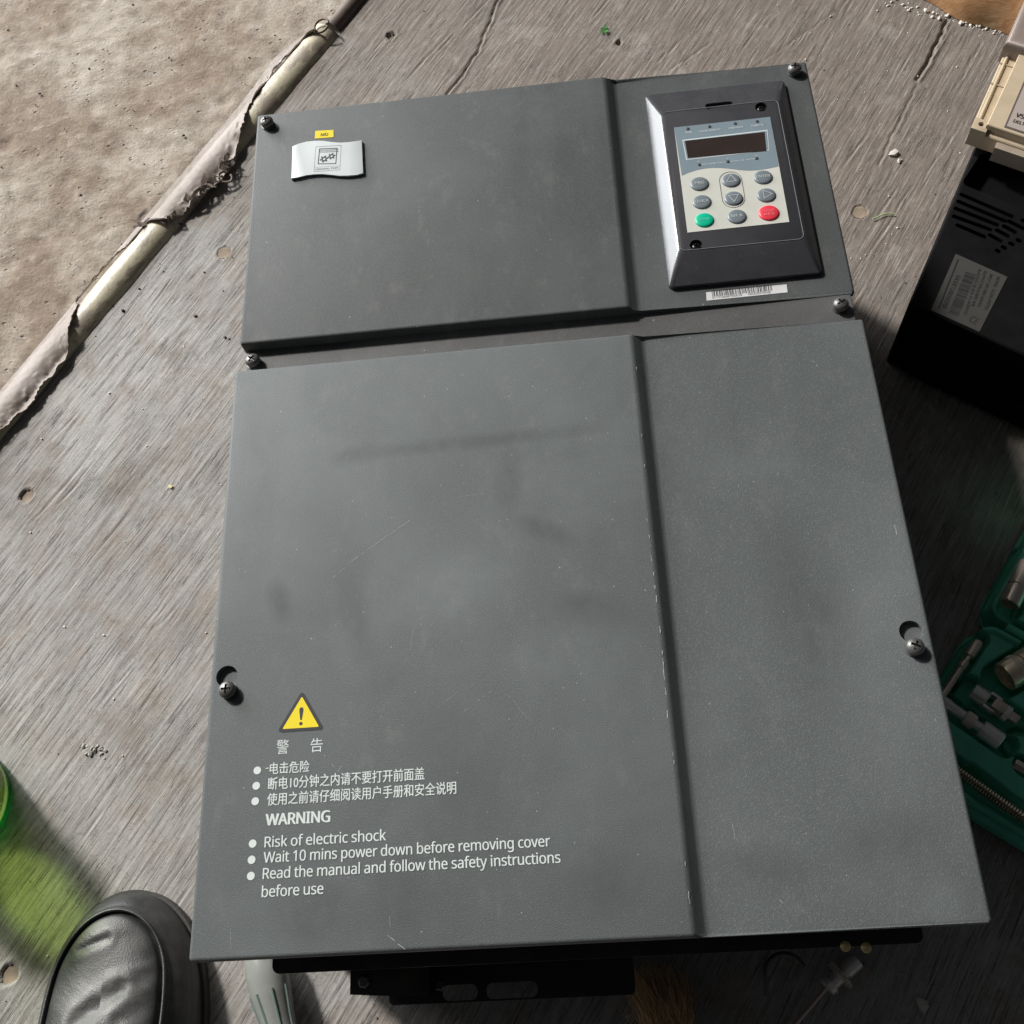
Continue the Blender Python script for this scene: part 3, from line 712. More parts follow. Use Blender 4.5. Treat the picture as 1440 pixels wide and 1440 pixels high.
for (gx, gy, r) in ((757, 612, .0024), (826, 586, .0022)):
    p = a2(gx, gy, zb); o_ = []; i_ = []
    for k in range(48):
        an = 2 * math.pi * k / 48; rr = r * (1.28 if (k // 4) % 2 == 0 else .82); o_.append((p.x + rr * math.cos(an), p.y + rr * math.sin(an))); i_.append((p.x + r * .42 * math.cos(an), p.y + r * .42 * math.sin(an)))
    for k in range(48):
        j = (k + 1) % 48; bm.faces.new([bm.verts.new((*v, zb)) for v in (o_[k], o_[j], i_[j], i_[k])])
obj('gear_emblem', bm, INK, bg_, smooth=False)
text('ORIGINAL PART', a2(676, 716, zb), a2(890, 699, zb), .0014, INK, bg_)
PY = [a2(*q, ZT + .0001) for q in ((677, 355), (845, 345), (845, 412), (672, 425))]
ys = obj('yellow_sticker', slab([(p.x, p.y) for p in PY], ZT - .0001, ZT + .00022), YEL, cab, smooth=False)
text('MD', a2(726, 402, ZT + .0003), a2(793, 397, ZT + .0003), .0026, INK, ys, bold=.02)
def a1(x, y, z): return at(880 + x / 4, 70 + y / 4, z)
PLb = [a1(*q, ZR) for q in ((452, 1365), (905, 1320), (910, 1365), (455, 1412))]
lb = obj('barcode_label', slab([(p.x, p.y) for p in PLb], ZR - .0001, ZR + .0002), WHITEL, cab, smooth=False)
bm = bmesh.new(); zl = ZR + .00028; e0, e1 = a1(487, 1388, zl), a1(827, 1354, zl); u = (e1 - e0); Lb = u.length; u.normalize(); vv = Vector((-u.y, u.x, 0)); x = 0
while x < Lb:
    w = random.choice((.00025, .0004, .0006)); h = .0046
    flat(bm, [e0 + u * x, e0 + u * (x + w), e0 + u * (x + w) + vv * h, e0 + u * x + vv * h]); x += w + random.choice((.0003, .0004, .0007))
obj('barcode', bm, INK, lb, smooth=False)
text('01171404P700018', a1(487, 1401, zl), a1(655, 1384, zl), .0015, INK, lb); text('MD320NT45GB', a1(690, 1380, zl), a1(815, 1368, zl), .0015, INK, lb)

# keypad --------------------------------------------------
ZB, ZK = ZR + .003, ZR + .0115
kx0, kx1, ky0, ky1 = .2829, .3800, .3875, .5535
I = [a1(205, 348, ZK), a1(858, 285, ZK), a1(1000, 1060, ZK), a1(300, 1137, ZK)]
ix0 = (I[0].x + I[3].x) / 2; ix1 = (I[1].x + I[2].x) / 2; iy1 = (I[0].y + I[1].y) / 2; iy0 = (I[2].y + I[3].y) / 2
kp = bmesh.new(); NR = 6
def rr4(x0, x1, y0, y1, r): return rrect(x0, x1, y0, y1, r, NR)
g = .0004
rings_ = [(rr4(kx0, kx1, ky0, ky1, .003), ZR - .0005), (rr4(kx0, kx1, ky0, ky1, .003), ZB - .0004), (rr4(kx0 + .0004, kx1 - .0004, ky0 + .0004, ky1 - .0004, .003), ZB + .0002),
          (rr4(ix0 - .0016, ix1 + .0016, iy0 - .0022, iy1 + .0022, .0036), ZK - .0006), (rr4(ix0 - g, ix1 + g, iy0 - g, iy1 + g, .004), ZK - .0001), (rr4(ix0 - g, ix1 + g, iy0 - g, iy1 + g, .004), ZK - .004)]
prev = None
for P, z in rings_:
    cur = [kp.verts.new((x, y, z)) for x, y in P]
    if prev:
        for k in range(len(cur)): kp.faces.new((prev[k], prev[(k + 1) % len(cur)], cur[(k + 1) % len(cur)], cur[k]))
    prev = cur
kp.faces.new(prev)
# finger notch at the top edge of the keypad module
nx = (a1(445, 315, ZK).x + a1(605, 290, ZK).x) / 2; 
c = bmesh.new(); prism(c, rr4(nx - .0095, nx + .0095, iy1 - .004, iy1 + .0050, .003), ZK - .0035, ZK + .004)
pad = obj('keypad_bezel', boolean(kp, c), BEZEL, cab, 28)
bm = slab(rr4(ix0, ix1, iy0, iy1, .0038), ZK - .0035, ZK, .0003)
c = bmesh.new()
scr = [a1(762, 322, ZK), a1(396, 1097, ZK)]
for p in scr: prism(c, circ(p.x, p.y, .0041, 28), ZK - .003, ZK + .01)
prism(c, rr4(nx - .0085, nx + .0085, iy1 - .0022, iy1 + .004, .0012), ZK - .0025, ZK + .004)
mod = obj('keypad_face', boolean(bm, c), MODULE, pad, 30)
bm = bmesh.new(); o1 = rr4(ix0 + .00002, ix1 + .0, iy0, iy1, .0038); o2 = rr4(ix0 + .0002, ix1 - .0002, iy0 + .0002, iy1 - .0002, .0036)
ring(bm, o1, o2, ZK - .0001, ZK + .00025); obj('rim', bm, simple('rim_plastic', (.35, .35, .36), .25), pad)
hb = None
for p in scr:
    if hb is None:
        bm = head_bm(.0031, .0022); bmesh.ops.translate(bm, verts=bm.verts, vec=Vector((p.x, p.y, ZK - .003))); hb = obj('keypad_screw', bm, simple('black_screw', (.03, .03, .03), .3, .6), pad, 30)
    else: copy_part(hb, (p.x, p.y, ZK - .003), .8, pad)
# membrane
MZ = ZK + .0002
def pm(x, y, dz=0): return a1(x, y, MZ + dz)
mem = obj('membrane', slab([(p.x, p.y) for p in (pm(272, 437), pm(812, 377), pm(920, 968), pm(347, 1028))][::-1], ZK - .0003, MZ), CREAM, pad, smooth=False)
wave = [(315, 708), (350, 692), (395, 677), (440, 668), (490, 663), (540, 664), (590, 669), (640, 676), (690, 679), (740, 677), (800, 668), (860, 655)]
bm = bmesh.new(); flat(bm, [pm(x, y, .0001) for x, y in [(272, 437), (812, 377)] + wave[::-1]]); obj('slate_field', bm, SLATE, pad, smooth=False)
bm = bmesh.new(); D = [pm(318, 507, .0002), pm(797, 450, .0002), pm(807, 566, .0002), pm(340, 620, .0002)]; flat(bm, D); obj('display_frame', bm, LINE, pad, smooth=False)
bm = bmesh.new(); flat(bm, [pm(323, 512, .00026), pm(793, 456, .00026), pm(803, 562, .00026), pm(344, 615, .00026)]); obj('display_surround', bm, SLATE, pad, smooth=False)
bm = bmesh.new(); flat(bm, [pm(333, 512, .0003), pm(781, 462, .0003), pm(792, 568, .0003), pm(350, 609, .0003)]); obj('display', bm, LCD, pad, smooth=False)
for q in ((348, 445), (470, 433), (615, 416), (738, 404), (413, 648), (574, 630), (735, 612)):
    p = pm(*q); bm = bmesh.new(); lathe(bm, [(0, .0012), (.0004, .0011), (.0006, .0005), (.00061, 0)], p, p + Vector((0, 0, 1)), 14); obj('indicator', bm, GREYINK, pad)
for s_, a_, b_, h_ in (('RUN', (336, 471), (370, 468), .0016), ('LOCAL/REMOTE', (412, 465), (536, 452), .0016), ('FWD/REV', (580, 447), (662, 438), .0016), ('TUNE/TC', (704, 434), (780, 426), .0016),
                       ('Hz', (404, 634), (420, 632), .0012), ('A', (570, 616), (578, 615), .0012), ('V', (731, 600), (739, 599), .0012), ('RPM', (470, 645), (506, 641), .0011), ('%', (650, 626), (666, 624), .0012)):
    text(s_, pm(*a_, .0002), pm(*b_, .0002), h_, LINE, pad, bold=.01)
bm = bmesh.new()
for a_, b_ in (((424, 646), (462, 642)), ((514, 637), (564, 631)), ((584, 629), (640, 623)), ((676, 619), (725, 613))):
    a, b = pm(*a_, .0002), pm(*b_, .0002); nn = Vector((0, .0003, 0)); flat(bm, [a, b, b + nn, a + nn])
obj('unit_line', bm, LINE, pad, smooth=False)
# oval outline
pu, pd_ = pm(590, 735), pm(605, 838); cx = (pu.x + pd_.x) / 2; r_ = .0074
oo = rrect(cx - r_, cx + r_, pd_.y - r_, pu.y + r_, r_ * .999, 10); oi = rrect(cx - r_ + .0003, cx + r_ - .0003, pd_.y - r_ + .0003, pu.y + r_ - .0003, r_ * .999 - .0003, 10)
bm = bmesh.new(); ring(bm, oo, oi, MZ - .0001, MZ + .00015); obj('oval_outline', bm, GREYINK, pad, smooth=False)
BR = .0062
def button(q, mat, body=None, tmat=BTNLINE, tri=None, rx=BR, two=None):
    p = pm(*q); bm = bmesh.new()
    n = 28; prof = [(0, 1.0), (.0004, .985), (.0008, .93), (.0011, .8), (.00125, .5), (.0013, 0.001)]; prevr = None
    for t, r in prof:
        cur = [bm.verts.new((p.x + rx * r * math.cos(2 * math.pi * k / n), p.y + rx * .93 * r * math.sin(2 * math.pi * k / n), p.z + t)) for k in range(n)]
        if prevr:
            for k in range(n): bm.faces.new((prevr[k], prevr[(k + 1) % n], cur[(k + 1) % n], cur[k]))
        prevr = cur
    bm.faces.new(prevr); b = obj('button', bm, mat, pad, None)
    z = p.z + .0014
    if body:
        w = .0018 * len(body) / 2 if len(body) > 3 else .0030
        text(body, Vector((p.x - w, p.y - .0009, z)), Vector((p.x + w, p.y - .0009, z)), .0021, tmat, pad, bold=.008)
    if two:
        for k, sx in enumerate(two): text(sx, Vector((p.x - .0032, p.y + .0004 - k * .0028, z)), Vector((p.x + .0032, p.y + .0004 - k * .0028, z)), .0018, tmat, pad, bold=.008)
    if tri is not None:
        bm = bmesh.new(); P = [Vector((math.cos(R(tri + a)), math.sin(R(tri + a)), 0)) for a in (0, 120, 240)]
        c = Vector((p.x, p.y, z + .0001))
        for k in range(3):
            a, b2 = P[k], P[(k + 1) % 3]; bm.faces.new([bm.verts.new(v) for v in (c + a * .0041, c + b2 * .0041, c + b2 * .0034, c + a * .0034)])
        obj('arrow', bm, BTNLINE, pad, smooth=False)
button((414, 756), BTN, 'PRG'); button((428, 858), BTN, 'QUICK'); button((442, 960), GREENB, 'RUN', MINT)
button((592, 736), BTN, tri=90); button((606, 838), BTN, tri=-90); button((625, 940), BTN, 'MF.K')
button((772, 719), BTN, 'ENTER'); button((790, 820), BTN, tri=0); button((805, 920), REDB, two=('STOP', 'RES'), tmat=PINKT, rx=.0067)

# ------------------------------------------------------------ black drive on the right
def frame2(o, ang):
    return Matrix.Translation(o) @ Matrix.Rotation(ang, 4, 'Z')
bo = at(1245, 510, 0); b2 = at(1440, 603, 0)
angb = math.atan2(b2.y - bo.y, b2.x - bo.x)
HB = .083
blk = thing('black_drive', 'black plastic drive unit with vent slots and rating label, its shade painted in grey, at the right edge', 'drive unit', bo + Vector((.1, .08, 0)))
MB_ = frame2(bo, angb)
tl = MB_.inverted() @ at(1372, 203, HB)
bx, by = .36, tl.y  # lengthened out of view so its shadow covers the floor beside it
bm = bmesh.new(); x0 = tl.x * .0
a, b, fs = prism(bm, [(0, 0), (bx, 0), (bx, by), (tl.x, by)], 0, HB, MB_); bev_ring(bm, a + b, .003, 3)
# vent slots cut into the top face
c = bmesh.new()
def ab(x, y, z=HB): return MB_.inverted() @ at(1180 + x / 3.6, 200 + y / 3.6, z)
slots = [((620, 265), (875, 375)), ((605, 300), (838, 398)), ((590, 335), (800, 418)), ((582, 375), (765, 442)), ((600, 420), (735, 478)),
         ((860, 400), (936, 438)), ((835, 425), (892, 455)), ((800, 445), (855, 475)), ((765, 470), (818, 500)), ((930, 395), (990, 425)), ((905, 495), (915, 500)), ((868, 512), (878, 517)), ((830, 530), (840, 536)), ((800, 548), (808, 552))]
for p, q in slots:
    p, q = ab(*p), ab(*q); d = (q - p); L = d.length; an = math.atan2(d.y, d.x)
    M = MB_ @ Matrix.Translation(Vector((p.x, p.y, 0))) @ Matrix.Rotation(an, 4, 'Z')
    prism(c, rrect(-.0018, L + .0018, -.0017, .0017, .0016, 4), HB - .006, HB + .01, M)
p, q = ab(690, 100), ab(936, 230)   # recessed bay near the top
M = MB_
prism(c, rrect(p.x - .0, .42, p.y - .025, p.y + .012, .005), HB - .012, HB + .02, M)
obj('case', boolean(bm, c), BLACKP, blk, 30)
bm = bmesh.new(); box(bm, .02, bx, -.004, .012, .004, .03, .002, M=MB_); obj('foot_rail', bm, BLACKP, blk)
bm = bmesh.new(); l0, l1 = ab(655, 70), ab(490, 440)
box(bm, tl.x - .004, tl.x + .008, by - .075, by - .002, HB - .012, HB - .002, .001, M=MB_); bm.free()
LC = [at(1180 + x / 3.6, 200 + y / 3.6, HB + .0002) for x, y in ((590, 565), (852, 682), (710, 960), (465, 850))]
rl = obj('rating_label', slab([(p.x, p.y) for p in LC][::-1], HB - .0001, HB + .0003), LABEL_SHADED, blk, smooth=False)
zz = HB + .0004
def al(x, y): return at(1180 + x / 3.6, 200 + y / 3.6, zz)
# text on that label runs down the picture
for body, a_, b_, h in (('MODEL  XX200-4T075G', (800, 680), (735, 845), .0022), ('INPUT  3PH 380V 50/60Hz', (765, 665), (700, 830), .0020), ('OUTPUT 3PH 0-380V 4kW', (735, 650), (668, 830), .0020),
                        ('RATED 8.8A 0-400Hz', (705, 640), (632, 870), .0020), ('S/N 83E724001032P08', (595, 670), (520, 835), .0030)):
    text(body, al(*a_), al(*b_), h, INK, rl, bold=.01)
text('CE', al(655, 905), al(690, 925), .006, INK, rl, bold=0)
bm = bmesh.new(); e0, e1 = al(640, 655), al(555, 860); u = e1 - e0; Lb = u.length; u.normalize(); vv = Vector((-u.y, u.x, 0)); x = 0
while x < Lb:
    w = random.choice((.0003, .0005, .0008)); flat(bm, [e0 + u * x, e0 + u * (x + w), e0 + u * (x + w) + vv * .0075, e0 + u * x + vv * .0075]); x += w + random.choice((.0003, .0005, .0009))
e0, e1 = al(600, 590), al(500, 840); vv = (al(612, 596) - e0); flat(bm, [e0, e1, e1 + vv * .6, e0 + vv * .6])
obj('barcode', bm, INK, rl, smooth=False)

# ------------------------------------------------------------ beige unit top right
HG = .108
bgx = at(1366, 178, HG); b3 = at(1440, 203, HG); lft = at(1425, 45, HG)
ange = math.atan2(b3.y - bgx.y, b3.x - bgx.x)
angl = math.atan2(lft.y - bgx.y, lft.x - bgx.x)
gei = thing('beige_drive', 'beige plastic drive unit with taupe cap in the top right corner', 'drive unit', Vector((bgx.x + .06, bgx.y + .06, 0)))
ux = Vector((math.cos(ange), math.sin(ange), 0)); uy = Vector((math.cos(angl), math.sin(angl), 0))
def bp(a, b): p = bgx + ux * a + uy * b; return (p.x, p.y)
bm = slab([bp(0, 0), bp(.16, 0), bp(.16, .16), bp(0, .16)], HB + .007, HG - .004, .002, 3); bev = obj('case', bm, BEIGE, gei, 30)
bm = slab([bp(.010, .004), bp(.15, .004), bp(.15, .15), bp(.012, .15)], HG - .006, HG + .003, .0015, 3); obj('front_panel', bm, BEIGE, gei, 30)
bm = slab([bp(.0, .0), bp(.012, 0), bp(.012, .012), bp(.0, .012)], HG - .006, HG - .001, .001, 2)
c = bmesh.new(); cc = bp(.006, .0065); prism(c, circ(cc[0], cc[1], .0022, 20), HG - .004, HG + .01); obj('screw_boss', boolean(bm, c), BEIGE, gei, 30)
bm = slab([bp(.008, .008), bp(.16, .008), bp(.16, .16), bp(.008, .16)], 0, HB + .0072); obj('rear_body', bm, BLACKP, gei)
bm = bmesh.new(); ea = bp(.0035, .012); eb = bp(.0035, .15); tube(bm, [(ea[0], ea[1], HG - .0035), (eb[0], eb[1], HG - .0035)], .0013, 8); obj('edge_rib', bm, BEIGE, gei)
bm = bmesh.new()
for k in (.052, .075):
    e = [bp(.0, k), bp(.012, k)]; tube(bm, [(e[0][0], e[0][1], HG - .0035), (e[1][0], e[1][1], HG - .0035)], .0006, 6)
obj('cross_rib', bm, BEIGE, gei)
bm = slab([bp(-.002, .083), bp(.15, .083), bp(.15, .17), bp(-.002, .17)], HG - .01, HG + .010, .006, 5); obj('cap', bm, TAUPE, gei, 30)
bm = slab([bp(.022, -.006), bp(.12, -.006), bp(.12, .002), bp(.022, .002)], HG - .02, HG - .006, .001); obj('terminal_cover', bm, simple('taupe_terminal', (.33, .27, .21), .5, var=.1), gei)
LBQ = [bp(.024, .008), bp(.14, .008), bp(.14, .065), bp(.024, .065)]
obj('label_rim', slab([bp(.0225, .0065), bp(.14, .0065), bp(.14, .0665), bp(.0225, .0665)], HG, HG + .0034, .0003), simple('dark_label_rim', (.10, .075, .07), .5), gei)
lg = obj('label', slab(LBQ, HG, HG + .0037), simple('greige_label', (.42, .36, .32), .5), gei, smooth=False)
zt_ = HG + .0039
def bt(a, b): p = bgx + ux * a + uy * b; return Vector((p.x, p.y, zt_))
text('V5.80A0.75KW', bt(.027, .0195), bt(.062, .0195), .0042, INK, lg, bold=.03); text('DELTA ELECTRONICS, INC.', bt(.027, .0135), bt(.072, .0135), .0030, INK, lg, bold=.02)
text('ROHS 00123', bt(.037, .054), bt(.058, .054), .0032, INK, lg, bold=.02); text('0000 0000', bt(.037, .048), bt(.056, .048), .0030, INK, lg, bold=.02); text('32 11', bt(.040, .0265), bt(.052, .0265), .0030, INK, lg, bold=.02)
bm = bmesh.new(); x = .037
while x < .075:
    w = random.choice((.0005, .001, .0014)); flat(bm, [bt(x, .031), bt(x + w, .031), bt(x + w, .041), bt(x, .041)]); x += w + random.choice((.0006, .001))
obj('barcode', bm, INK, lg, smooth=False)

# ------------------------------------------------------------ green tool case
TZ = .040
hin = at(1396, 864, TZ); hin2 = at(1440, 888, TZ); angt = math.atan2(hin2.y - hin.y, hin2.x - hin.x)
MT = frame2(Vector((hin.x, hin.y, 0)), angt); MTi = MT.inverted()
def tl_(px, py, z=TZ): q = MTi @ at(px, py, z); return q.x, q.y
def t4(x, y): return tl_(1200 + x / 3.27, 740 + y / 3.27)
case = thing('tool_case', 'open dark green plastic socket set case with moulded recesses, half hidden behind the cabinet', 'tool case', MT @ Vector((.06, -.03, 0)))
def sdf_rr(X, Y, a, b, w):   # capsule between a and b, half width w
    ax, ay = a; bx_, by_ = b; dx, dy = bx_ - ax, by_ - ay; L2 = dx * dx + dy * dy
    t = np.clip(((X - ax) * dx + (Y - ay) * dy) / L2, 0, 1); return np.hypot(X - ax - t * dx, Y - ay - t * dy) - w
def sdf_box(X, Y, x0, x1, y0, y1, r):
    cx, cy, hx, hy = (x0 + x1) / 2, (y0 + y1) / 2, (x1 - x0) / 2 - r, (y1 - y0) / 2 - r
    qx, qy = np.abs(X - cx) - hx, np.abs(Y - cy) - hy
    return np.hypot(np.maximum(qx, 0), np.maximum(qy, 0)) + np.minimum(np.maximum(qx, qy), 0) - r
def stepf(d, w=.0012): return 1 / (1 + np.exp(np.clip(d / w * 3, -40, 40)))
def relief(name, x0, x1, y0, y1, r, pockets, ztop, zbase):
    xs = np.arange(x0 - .004, x1 + .004, .0009); ys_ = np.arange(y0 - .004, y1 + .004, .0009)
    X, Y = np.meshgrid(xs, ys_, indexing='ij'); d = sdf_box(X, Y, x0, x1, y0, y1, r)
    Zt = zbase + (ztop - zbase) * stepf(d + .0012, .0009)
    Zt -= .0035 * stepf(d + .006, .0008)                 # rim lip then deck
    for dd, dep in pockets(X, Y): Zt -= dep * stepf(dd, .0008)
    Zt = np.maximum(Zt, .002)
    i = np.arange(len(xs) - 1)[:, None] * len(ys_) + np.arange(len(ys_) - 1)[None, :]
    keep = (d[:-1, :-1] < .0022); f = np.stack([i, i + len(ys_), i + len(ys_) + 1, i + 1], -1)[keep]
    used, inv = np.unique(f, return_inverse=True); P = np.stack([X.ravel(), Y.ravel(), Zt.ravel()], -1)[used]
    Pw = [MT @ Vector(p) for p in P.tolist()]
    return pyobj(name, Pw, inv.reshape(-1, 4).tolist(), GREENC, case)
tc = dict(bit=(t4(432, 752), t4(590, 520)), ext=(t4(436, 806), t4(690, 985)), uj=(t4(555, 745), t4(765, 890)), spring=(t4(480, 1115), t4(830, 1362)), big=(t4(700, 690), t4(830, 610)), lid=(t4(725, 350), t4(800, 200)))
def far(a, b, k0, k1): return (a[0] + (b[0] - a[0]) * k0, a[1] + (b[1] - a[1]) * k0), (a[0] + (b[0] - a[0]) * k1, a[1] + (b[1] - a[1]) * k1)
rx0, ry0 = t4(530, 1235)
blk_c = t4(612, 632)
def tray_p(X, Y):
    yield sdf_rr(X, Y, *far(*tc['bit'], -.25, 1.03), .0052), .012
    yield sdf_rr(X, Y, *far(*tc['ext'], -.2, 1.06), .0085), .014
    yield sdf_rr(X, Y, *far(*tc['uj'], -.05, 1.04), .0085), .013
    yield sdf_rr(X, Y, *far(*tc['spring'], -.3, 1.3), .0085), .013
    yield sdf_rr(X, Y, *far(*tc['big'], -.1, 1.1), .0125), .016
    yield sdf_rr(X, Y, t4(545, 1110), t4(700, 1230), .004), .007
    q = t4(800, 985); yield np.abs(np.hypot(X - q[0], Y - q[1]) - .011) - .0012, .006
    q = t4(800, 1095); yield sdf_rr(X, Y, q, (q[0] + .03, q[1]), .007), .012
    yield sdf_box(X, Y, blk_c[0] - .0135, blk_c[0] + .0135, blk_c[1] - .015, blk_c[1] + .015, .004), -.0016
def lid_p(X, Y):
    yield sdf_rr(X, Y, *far(*tc['lid'], -.05, 1.8), .010), .014
    yield sdf_box(X, Y, .012, .2, .012, .3, .006), .002
relief('tray', -.004, .22, ry0 - .001, -.0045, .012, tray_p, TZ, .004)
relief('lid', -.004, .22, .0045, .12, .012, lid_p, TZ - .002, .006)
bm = bmesh.new(); 
for k in range(3):
    x = .012 + k * .05; p0, p1 = MT @ Vector((x, 0, TZ - .007)), MT @ Vector((x + .03, 0, TZ - .007)); tube(bm, [p0, p1], .0032, 12)
obj('hinge', bm, GREENC, case)
bm = bmesh.new(); box(bm, .004, .215, ry0 - .0045, ry0 + .004, .006, .020, .002, M=MT); obj('tray_base_lip', bm, GREENC, case)
def wp(p, z): q = MT @ Vector((p[0], p[1], 0)); return Vector((q.x, q.y, z))
def tool(name, label, cat, z, a, b, prof, mat, n=24, extra=None):
    A, B = wp(a, z), wp(b, z); L = (B - A).length
    bm = bmesh.new(); lathe(bm, [(t * L, r) for t, r in prof], A, B, n)
    o = obj(name, bm, mat, None, 30); props(o, label, cat); return o, A, B
ZI = TZ - .0055
a, b = far(*tc['bit'], -.35, 1)
tool('extension_bar', 'thin steel extension bar in the narrow slot nearest the hinge corner of the green case', 'extension bar', ZI, a, b,
     [(0, .0019), (.01, .0023), (.6, .0023), (.615, .0029), (.70, .0029), (.715, .0018), (.77, .0018), (.785, .0034), (.97, .0034), (1, .0026)], STEEL)
o, A, B = tool('spinner_handle', 'chrome handle with knurled collar and socket end in the green case', 'tool handle', ZI, *far(*tc['ext'], -.35, 1),
     [(0, .0036), (.02, .0042), (.30, .0042), (.32, .0036), (.50, .0036), (.52, .0050), (.64, .0050), (.66, .0034), (.72, .0034), (.74, .0062), (.985, .0064), (1, .0058), (1.0001, .0044), (.9, .0042)], CHROME)
u = (B - A).normalized(); L = (B - A).length; bm = bmesh.new(); w_ = u.orthogonal().normalized(); v_ = u.cross(w_)
for k in range(18):
    for sgn in (1, -1):
        P = [A + u * (L * (.525 + .11 * t)) + (w_ * math.cos(2 * math.pi * (k / 18 + sgn * t * .12)) + v_ * math.sin(2 * math.pi * (k / 18 + sgn * t * .12))) * .0051 for t in (0, .5, 1)]; tube(bm, P, .00028, 4)
obj('knurling', bm, STEEL, o)
# universal joint
A, B = wp(tc['uj'][0], ZI + .001), wp(tc['uj'][1], ZI + .001); u = (B - A).normalized(); L = (B - A).length; sd2 = Vector((-u.y, u.x, 0))
uj = thing('universal_joint', 'chrome universal joint with square drive end, in the green case beside the large socket', 'universal joint', (A + B) / 2 * Vector((1, 1, 0)).x if False else Vector(((A.x + B.x) / 2, (A.y + B.y) / 2, ZI - .006)))
bm = bmesh.new(); lathe(bm, [(0, .0045), (.0005, .0056), (L * .30, .0058), (L * .33, .0048)], A, B, 24); obj('socket_end', bm, CHROME, uj, 30)
Mu = Matrix.Translation(A) @ Matrix(((u.x, sd2.x, 0, 0), (u.y, sd2.y, 0, 0), (0, 0, 1, 0), (0, 0, 0, 1)))
bm = bmesh.new()
for s_ in (-1, 1): box(bm, L * .31, L * .55, s_ * .0052 - .0010, s_ * .0052 + .0010, -.0035, .0035, .0006, M=Mu)
obj('fork', bm, CHROME, uj, 30)
bm = bmesh.new()
for s_ in (-1, 1): box(bm, L * .44, L * .70, -.0036, .0036, s_ * .0050 - .0010, s_ * .0050 + .0010, .0006, M=Mu)
box(bm, L * .44, L * .54, -.0030, .0030, -.0030, .0030, .0005, M=Mu); obj('fork', bm, STEEL, uj, 30)
bm = bmesh.new(); lathe(bm, [(L * .69, .0040), (L * .70, .0058), (L * .80, .0058), (L * .82, .0045)], A, B, 24); obj('collar', bm, CHROME, uj, 30)
bm = bmesh.new(); box(bm, L * .82, L * 1.0, -.0030, .0030, -.0030, .0030, .0006, M=Mu); obj('square_drive', bm, STEEL, uj, 30)
# big socket, lid socket
a, b = tc['big']; o, A, B = tool('large_socket', 'largest chrome socket with a band of ticks in the green case', 'socket', ZI + .003, a, far(a, b, 0, 1.2)[1],
     [(.12, .0080), (0, .0085), (0.0001, .0098), (.04, .0102), (.45, .0102), (.47, .0098), (.5, .0098), (.52, .0103), (.97, .0103), (1, .0096)], simple('warm_chrome', (.92, .78, .58), .25, .6, .1, 500, .1))
u = (B - A).normalized(); L = (B - A).length; w_ = u.orthogonal().normalized(); v_ = u.cross(w_); bm = bmesh.new()
for k in range(40):
    an = 2 * math.pi * k / 40; d = w_ * math.cos(an) + v_ * math.sin(an); tube(bm, [A + u * L * .3 + d * .0103, A + u * L * .42 + d * .0103], .0003, 4)
obj('tick_marks', bm, CHROME, o)
a, b = tc['lid']; tool('small_socket', 'smaller steel socket with stepped neck in the lid half of the green case', 'socket', ZI + .001, a, far(a, b, 0, 1.25)[1],
     [(.15, .0052), (0, .0056), (.0001, .0068), (.03, .0072), (.36, .0072), (.38, .0062), (.42, .0062), (.44, .0070), (.95, .0070), (1, .0064)], simple('smoky_steel', (.8, .7, .6), .25, .6, .1, 500, .1))
# flexible spring shaft
a, b = far(*tc['spring'], -.1, 1.15); A, B = wp(a, ZI + .001), wp(b, ZI + .001); u = (B - A).normalized(); L = (B - A).length; w_ = u.orthogonal().normalized(); v_ = u.cross(w_)
NT_ = int(L / .0019); bm = bmesh.new()
tube(bm, [A + u * (L * k / (NT_ * 12)) + (w_ * math.cos(2 * math.pi * k / 12) + v_ * math.sin(2 * math.pi * k / 12)) * .0030 for k in range(NT_ * 12)], .00088, 5)
sp = props(obj('flexible_extension', bm, simple('pale_spring_steel', (.62, .57, .44), .3, 1), None, 60), 'flexible coiled spring extension in the lowest slot of the green case', 'extension bar')
bm = bmesh.new(); lathe(bm, [(0, .0024), (L, .0024)], A, B, 12); obj('core', bm, STEEL, sp)
q = t4(765, 1090); a, b = (q[0] - .002, q[1]), (q[0] + .03, q[1] - .001)
tool('bit_holder', 'short steel bit holder poking in at the right edge of the green case', 'bit holder', ZI, a, b, [(0, .0030), (.03, .0036), (.9, .0036), (1, .003)], STEEL, 6)

# ------------------------------------------------------------ nut driver lower right
A = at(1205, 1350, .012); B = at(1163, 1388, .012); C_ = at(1100, 1462, .012)
d = (B - A).normalized(); NC = simple('bright_nickel', (.9, .86, .8), .3, .45); nd = thing('nut_driver', 'chrome nut driver with knurled collar and thin shaft lying below the cabinet at lower right', 'nut driver', Vector((B.x, B.y, 0.005)))
L = (B - A).length; bm = bmesh.new(); lathe(bm, [(.003, .0040), (0, .0046), (.0001, .0054), (L * .42, .0056), (L * .44, .0047), (L * .95, .0049), (L * 1.0, .0048), (L * 1.02, .002)], A, B, 24); obj('barrel', bm, NC, nd, 30)
bm = bmesh.new(); n = 36; lathe(bm, [(L * .50, .0062), (L * .51, .0090), (L * .62, .0090), (L * .63, .0062)], A, B, 36)
u = d; w_ = u.orthogonal().normalized(); v_ = u.cross(w_)
for k in range(30):
    an = 2 * math.pi * k / 30; dd = w_ * math.cos(an) + v_ * math.sin(an); tube(bm, [A + u * L * .51 + dd * .0091, A + u * L * .62 + dd * .0091], .0005, 4)
obj('knurled_collar', bm, STEEL, nd, 30)
bm = bmesh.new(); lathe(bm, [(L * .86, .0049), (L * .87, .0064), (L * 1.0, .0060), (L * 1.03, .004)], A, B, 20); obj('nut', bm, NC, nd, 30)
